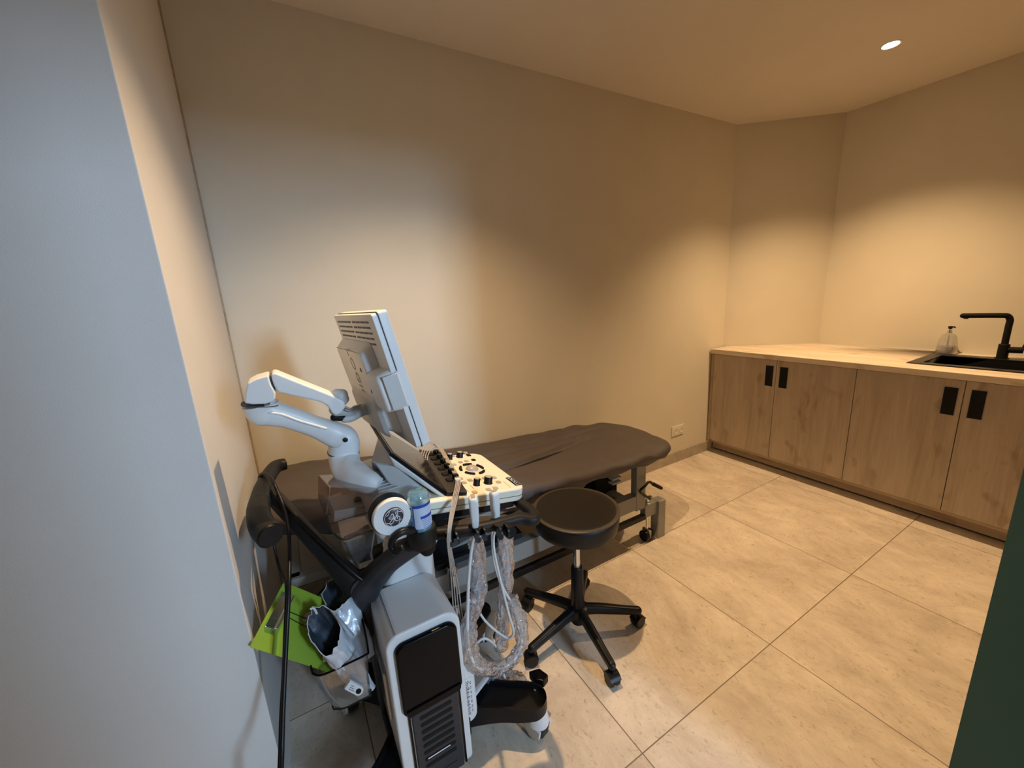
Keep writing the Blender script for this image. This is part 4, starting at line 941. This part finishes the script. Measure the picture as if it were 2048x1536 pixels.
# ECG leads draped over the console
gl = MB
t = thing('lead_wires', 'thin grey lead wires draped over the slider strip and down past the rail', 'wires', (0.3833, 1.1, 0.8993))
for k in range(4):
    o_ = k*2.2
    kk = [(*(0.256, 0.2083), .014), (*(0.2532, 0.2814), .016), (*(0.2395, 0.342), .026), (*(0.1993, 0.4075), .036), (*(0.1755, 0.4014), .038), (*(0.1749, 0.3358), .032), (*(0.1904, 0.2227), .026), (*(0.207, 0.1169), .024), (*(0.2202, 0.0635), .022), (*(0.2394, 0.0239), .016), (*(0.2613, -0.015), .006)]
    MB().tube([Vector(CO)+CU*(u-.004*k)+CV*(v-.010*k*(1 if q < 5 else .15))+CN*(h-(.003*k if q < 5 else 0)) for q, (u, v, h) in enumerate(kk)]
             + [Vector((0.3046, 0.925, 0.8973))+V(.003*k-.004, 0, 0), Vector((0.2983, 0.925, 0.8465))+V(.003*k-.004, 0, 0), Vector((0.3077, 0.95, 0.7644))+V(.004*k-.004, 0, 0), Vector((0.3239, 1, 0.6391))+V(.007*k-.006, 0, 0), Vector((0.3263, 1.01, 0.5498))+V(.008*k-.006, 0, 0), Vector((0.3384, 1.02, 0.4891))+V(.004*k, 0, 0)], .0017, n=7, sub=5).build('wire', M_CABLEG, t)
for k in range(3):
    p_ = Vector(CO)+CU*((0.2173, 0.0705)[0]-.006*k)+CV*(0.2173, 0.0705)[1]+CN*.024
    MB().lathe([(0, -.006), (.0035, -.005), (.0035, .005), (0, .006)], p_, 10, ax='y').build('wire_clasp', M_PAPER, t)
MB().lathe([(0, -.012), (.008, -.01), (.010, 0), (.007, .012), (0, .014)], Vector((0.3303, 1.02, 0.5492)), 14).build('electrode_plug', M_CABLEG, t)

# power cord over the handle
t = thing('power_cord', 'black power cord looped over the left push handle and hanging to the floor', 'cord', (-.12, 1.3, 0))
MB().tube([(-0.1531, 1.5542, 0.905), (-0.1426, 1.5087, 0.95), (-0.1203, 1.4676, 0.965), (-0.1013, 1.4035, 0.955), (-0.0928, 1.3745, 0.93), (-0.0841, 1.3393, 0.9), (-0.0799, 1.313, 0.86), (-0.0815, 1.2769, 0.82), (-0.0862, 1.2, 0.792), (-0.0962, 1.13, 0.7461), (-0.1144, 1.08, 0.6668), (-0.1311, 1.03, 0.595), (-0.1485, 0.98, 0.5168), (-0.1596, 0.94, 0.4624), (-0.1676, 0.9, 0.4272), (-0.1789, 0.86, 0.3705), (-.175, .80, .02), (-.20, .72, .007), (-.30, .60, .007), (-.45, .55, .007)], .0055, n=10, sub=6).build('cord', M_BLK, t)
MB().tube([(-0.1531, 1.5542, 0.905), (-0.1425, 1.4737, 0.875), (-0.1286, 1.32, 0.8399), (-0.1265, 1.32, 0.7874), (-0.1221, 1.28, 0.7403), (-0.1103, 1.22, 0.7265), (-0.1036, 1.15, 0.7354), (-0.1197, 1.09, 0.6614), (-0.1354, 1.04, 0.5881), (-0.1539, 0.99, 0.5096), (-0.1651, 0.95, 0.4543), (-0.1731, 0.91, 0.4183), (-0.1814, 0.86, 0.3729), (-.165, .79, .03), (-.16, .70, .006), (-.22, .56, .006), (-.40, .50, .006)], .0042, n=10, sub=6).build('cord', M_BLK, t)

# clipboard
q = [Vector(p) for p in ((-0.1699, 1.24, 0.7434), (-0.2094, 1.135, 0.6185), (0.0042, 1.12, 0.3935), (0.0318, 1.235, 0.5322))]
ex = (q[2]-q[1]).normalized(); ey = (q[0]-q[1]); ey = (ey-ex*ey.dot(ex)).normalized(); ez = ex.cross(ey)
W_ = (q[2]-q[1]).length; H_ = (q[0]-q[1]).length
MQ = frame(q[1], ex, ey, ez)
t = thing('clipboard', 'lime green clipboard leaning out of the clear tray beside the left wall', 'clipboard', q[1])
MB().prism(rrect(0, W_, 0, H_, .004, 3), 'z', -.0015, .0015, M=MQ).build('board', M_GREEN, t, bevel=.0006)
cl = MB().prism(rrect(.008, .044, H_*.30, H_*.84, .003, 3), 'z', .0016, .012, M=MQ).build('clip', M_CHROME, t, bevel=.001)
MB().tube([(.038, H_*.32, .013), (.038, H_*.84, .013)], .006, n=12, sub=1, M=MQ).prism([(.008, H_*.36), (.034, H_*.33), (.034, H_*.45), (.012, H_*.42)], 'z', .006, .010, M=MQ).build('clip_spring', M_CHROME, cl)
for v_ in (.38, .80): MB().lathe([(0, .0075), (.004, .0075), (.0045, .006), (0, .006)], (.020, H_*v_, 0), 14, M=MQ).build('clip_rivet', M_STEEL, cl)
MB().tube([(.034, H_*.62, .006), (.10, H_*.60, .009), (.15, H_*.62, .01)], .0012, n=6, sub=5, M=MQ).tube([(.034, H_*.55, .006), (.10, H_*.50, .009), (.155, H_*.48, .01)], .0012, n=6, sub=5, M=MQ).build('pen_string', M_BLK, t)

# foil bags
def bag(label, mouth, tail, rx, ry, seed, tilt):
    m_ = Vector(mouth); tl = Vector(tail); ax_ = (tl-m_); L = ax_.length; ax_.normalize()
    t = thing('foil_bag', label, 'bag', m_, 'opened foil bags in the tray')
    a = ax_.cross(Vector(tilt)).normalized(); b = a.cross(ax_)
    def ring(f, inset, n=40):
        out = []
        sx = rx*(1+.10*math.sin(f*4))*(1-.25*f); sy = ry*(1-.80*f)
        for k in range(n):
            an_ = 2*PI*k/n; c_, s_ = math.cos(an_), math.sin(an_)
            w_ = 1+.20*noise.noise(Vector((c_*1.8+seed, s_*1.8, f*3)))+.10*noise.noise(Vector((c_*5, s_*5+seed, f*8)))
            jag = (.012*noise.noise(Vector((c_*3+seed, s_*3, 9)))+.006*noise.noise(Vector((c_*9, s_*9, seed)))) if f < .02 else 0
            shear = -.20*L*s_*(1-f)**3*(1 if b.y > 0 else -1)
            out.append(m_+ax_*(L*f+jag+shear)+a*c_*(sx-inset)*w_+b*s_*(sy-inset)*w_)
        return out
    MB().loft([ring(i/22, 0) for i in range(23)], caps=False).build('bag_outside', M_FOILO, t, smooth=25)
    MB().tube(ring(0, 0), .0013, n=6, sub=1, closed=True).build('bag_rim', M_PAPER, t)
    MB().loft([ring(i/22, .0015) for i in range(18)], caps=False).build('bag_lining', M_FOILI, t, smooth=25)
    return t
b1 = bag('larger opened silver foil bag lying in front in the clear tray', (-0.0314, 1.1, 0.6084), (0.0488, 1.06, 0.373), .037, .044, 2.0, (0, 1, .1))
b2 = bag('smaller opened silver foil bag standing behind in the clear tray', (0.0185, 1.22, 0.6208), (0.0613, 1.1, 0.4461), .040, .046, 7.0, (0, 1, .1))
pr = MB()
for k in range(4):
    pr.tube([Vector((0.0502, 1.17, 0.6037))+V(.004*k, 0, -.012*k), Vector((0.0572, 1.16, 0.5588))+V(.004*k, 0, -.010*k)], .0012, n=6, sub=1)
pr.build('bag_print', M_INK, b2)
MB().tube([(0.0042, 1.07, 0.6619), (0.0213, 1.06, 0.6262), (0.0384, 1.05, 0.5884)], .010, n=8, sub=4, ratio=.12, up=(0, 1, 0)).build('bag_tear_strip', M_FOILO, b1)
MB().tube([(-0.0552, 1.1, 0.6871), (-0.0457, 1.1, 0.6839), (-0.0412, 1.1, 0.6636)], .003, n=6, sub=4, ratio=.3).build('bag_corner', M_FOILO, b1)
MB().prism([tuple(p) for p in rrect(0, .05, 0, .030, .004, 3)], 'z', 0, .001, M=frame((-0.0502, 1.12, 0.4856), (.9, .1, -.2), (.1, .1, .9), (0, -1, .1))).build('care_label', M_PAPER, b1)

# white test stick
t = thing('labelled_swab_case', 'small white labelled case with a round black end in the clear tray', 'case', (0.0196, 1.03, 0.4321))
A_, B_ = Vector((0.0003, 1.035, 0.4607)), Vector((0.0334, 1.02, 0.4263)); d_ = (B_-A_).normalized(); n_ = Vector((0, -1, 0)); s_ = d_.cross(n_).normalized()
MK = frame(A_, d_, s_, n_); LK = (B_-A_).length
MB().prism(rrect(0, LK, -.0125, .0125, [.002, .011, .011, .002], 5), 'z', -.004, .004, M=MK).build('case_body', M_PAPER, t, bevel=.001)
MB().lathe([(0, .0046), (.0075, .0046), (.0075, .003), (0, .003)], (LK-.0125, 0, 0), 20, M=MK).build('round_end', M_BLK, t)
for k in range(3): MB().box(.010, .026-.004*k, .005-.005*k, .0065-.005*k, .0040, .0044, M=MK).build('printed_line', M_INK, t)
# pale gloves bundle behind the bag
tag(MB().tube([(-0.0802, 1.2, 0.588), (-0.0667, 1.2, 0.5881), (-0.0531, 1.19, 0.5746)], [.010, .014, .012], n=14, sub=6, round_caps=True).tube([(-0.0788, 1.19, 0.574), (-0.0691, 1.19, 0.5581), (-0.055, 1.18, 0.548)], [.008, .012, .010], n=14, sub=6, round_caps=True).build('cloth_roll', M_WGREY), 'small grey-brown padded roll tucked behind the front foil bag', 'cloth')

for o in bpy.data.objects:
    if '_org' in o: del o['_org']
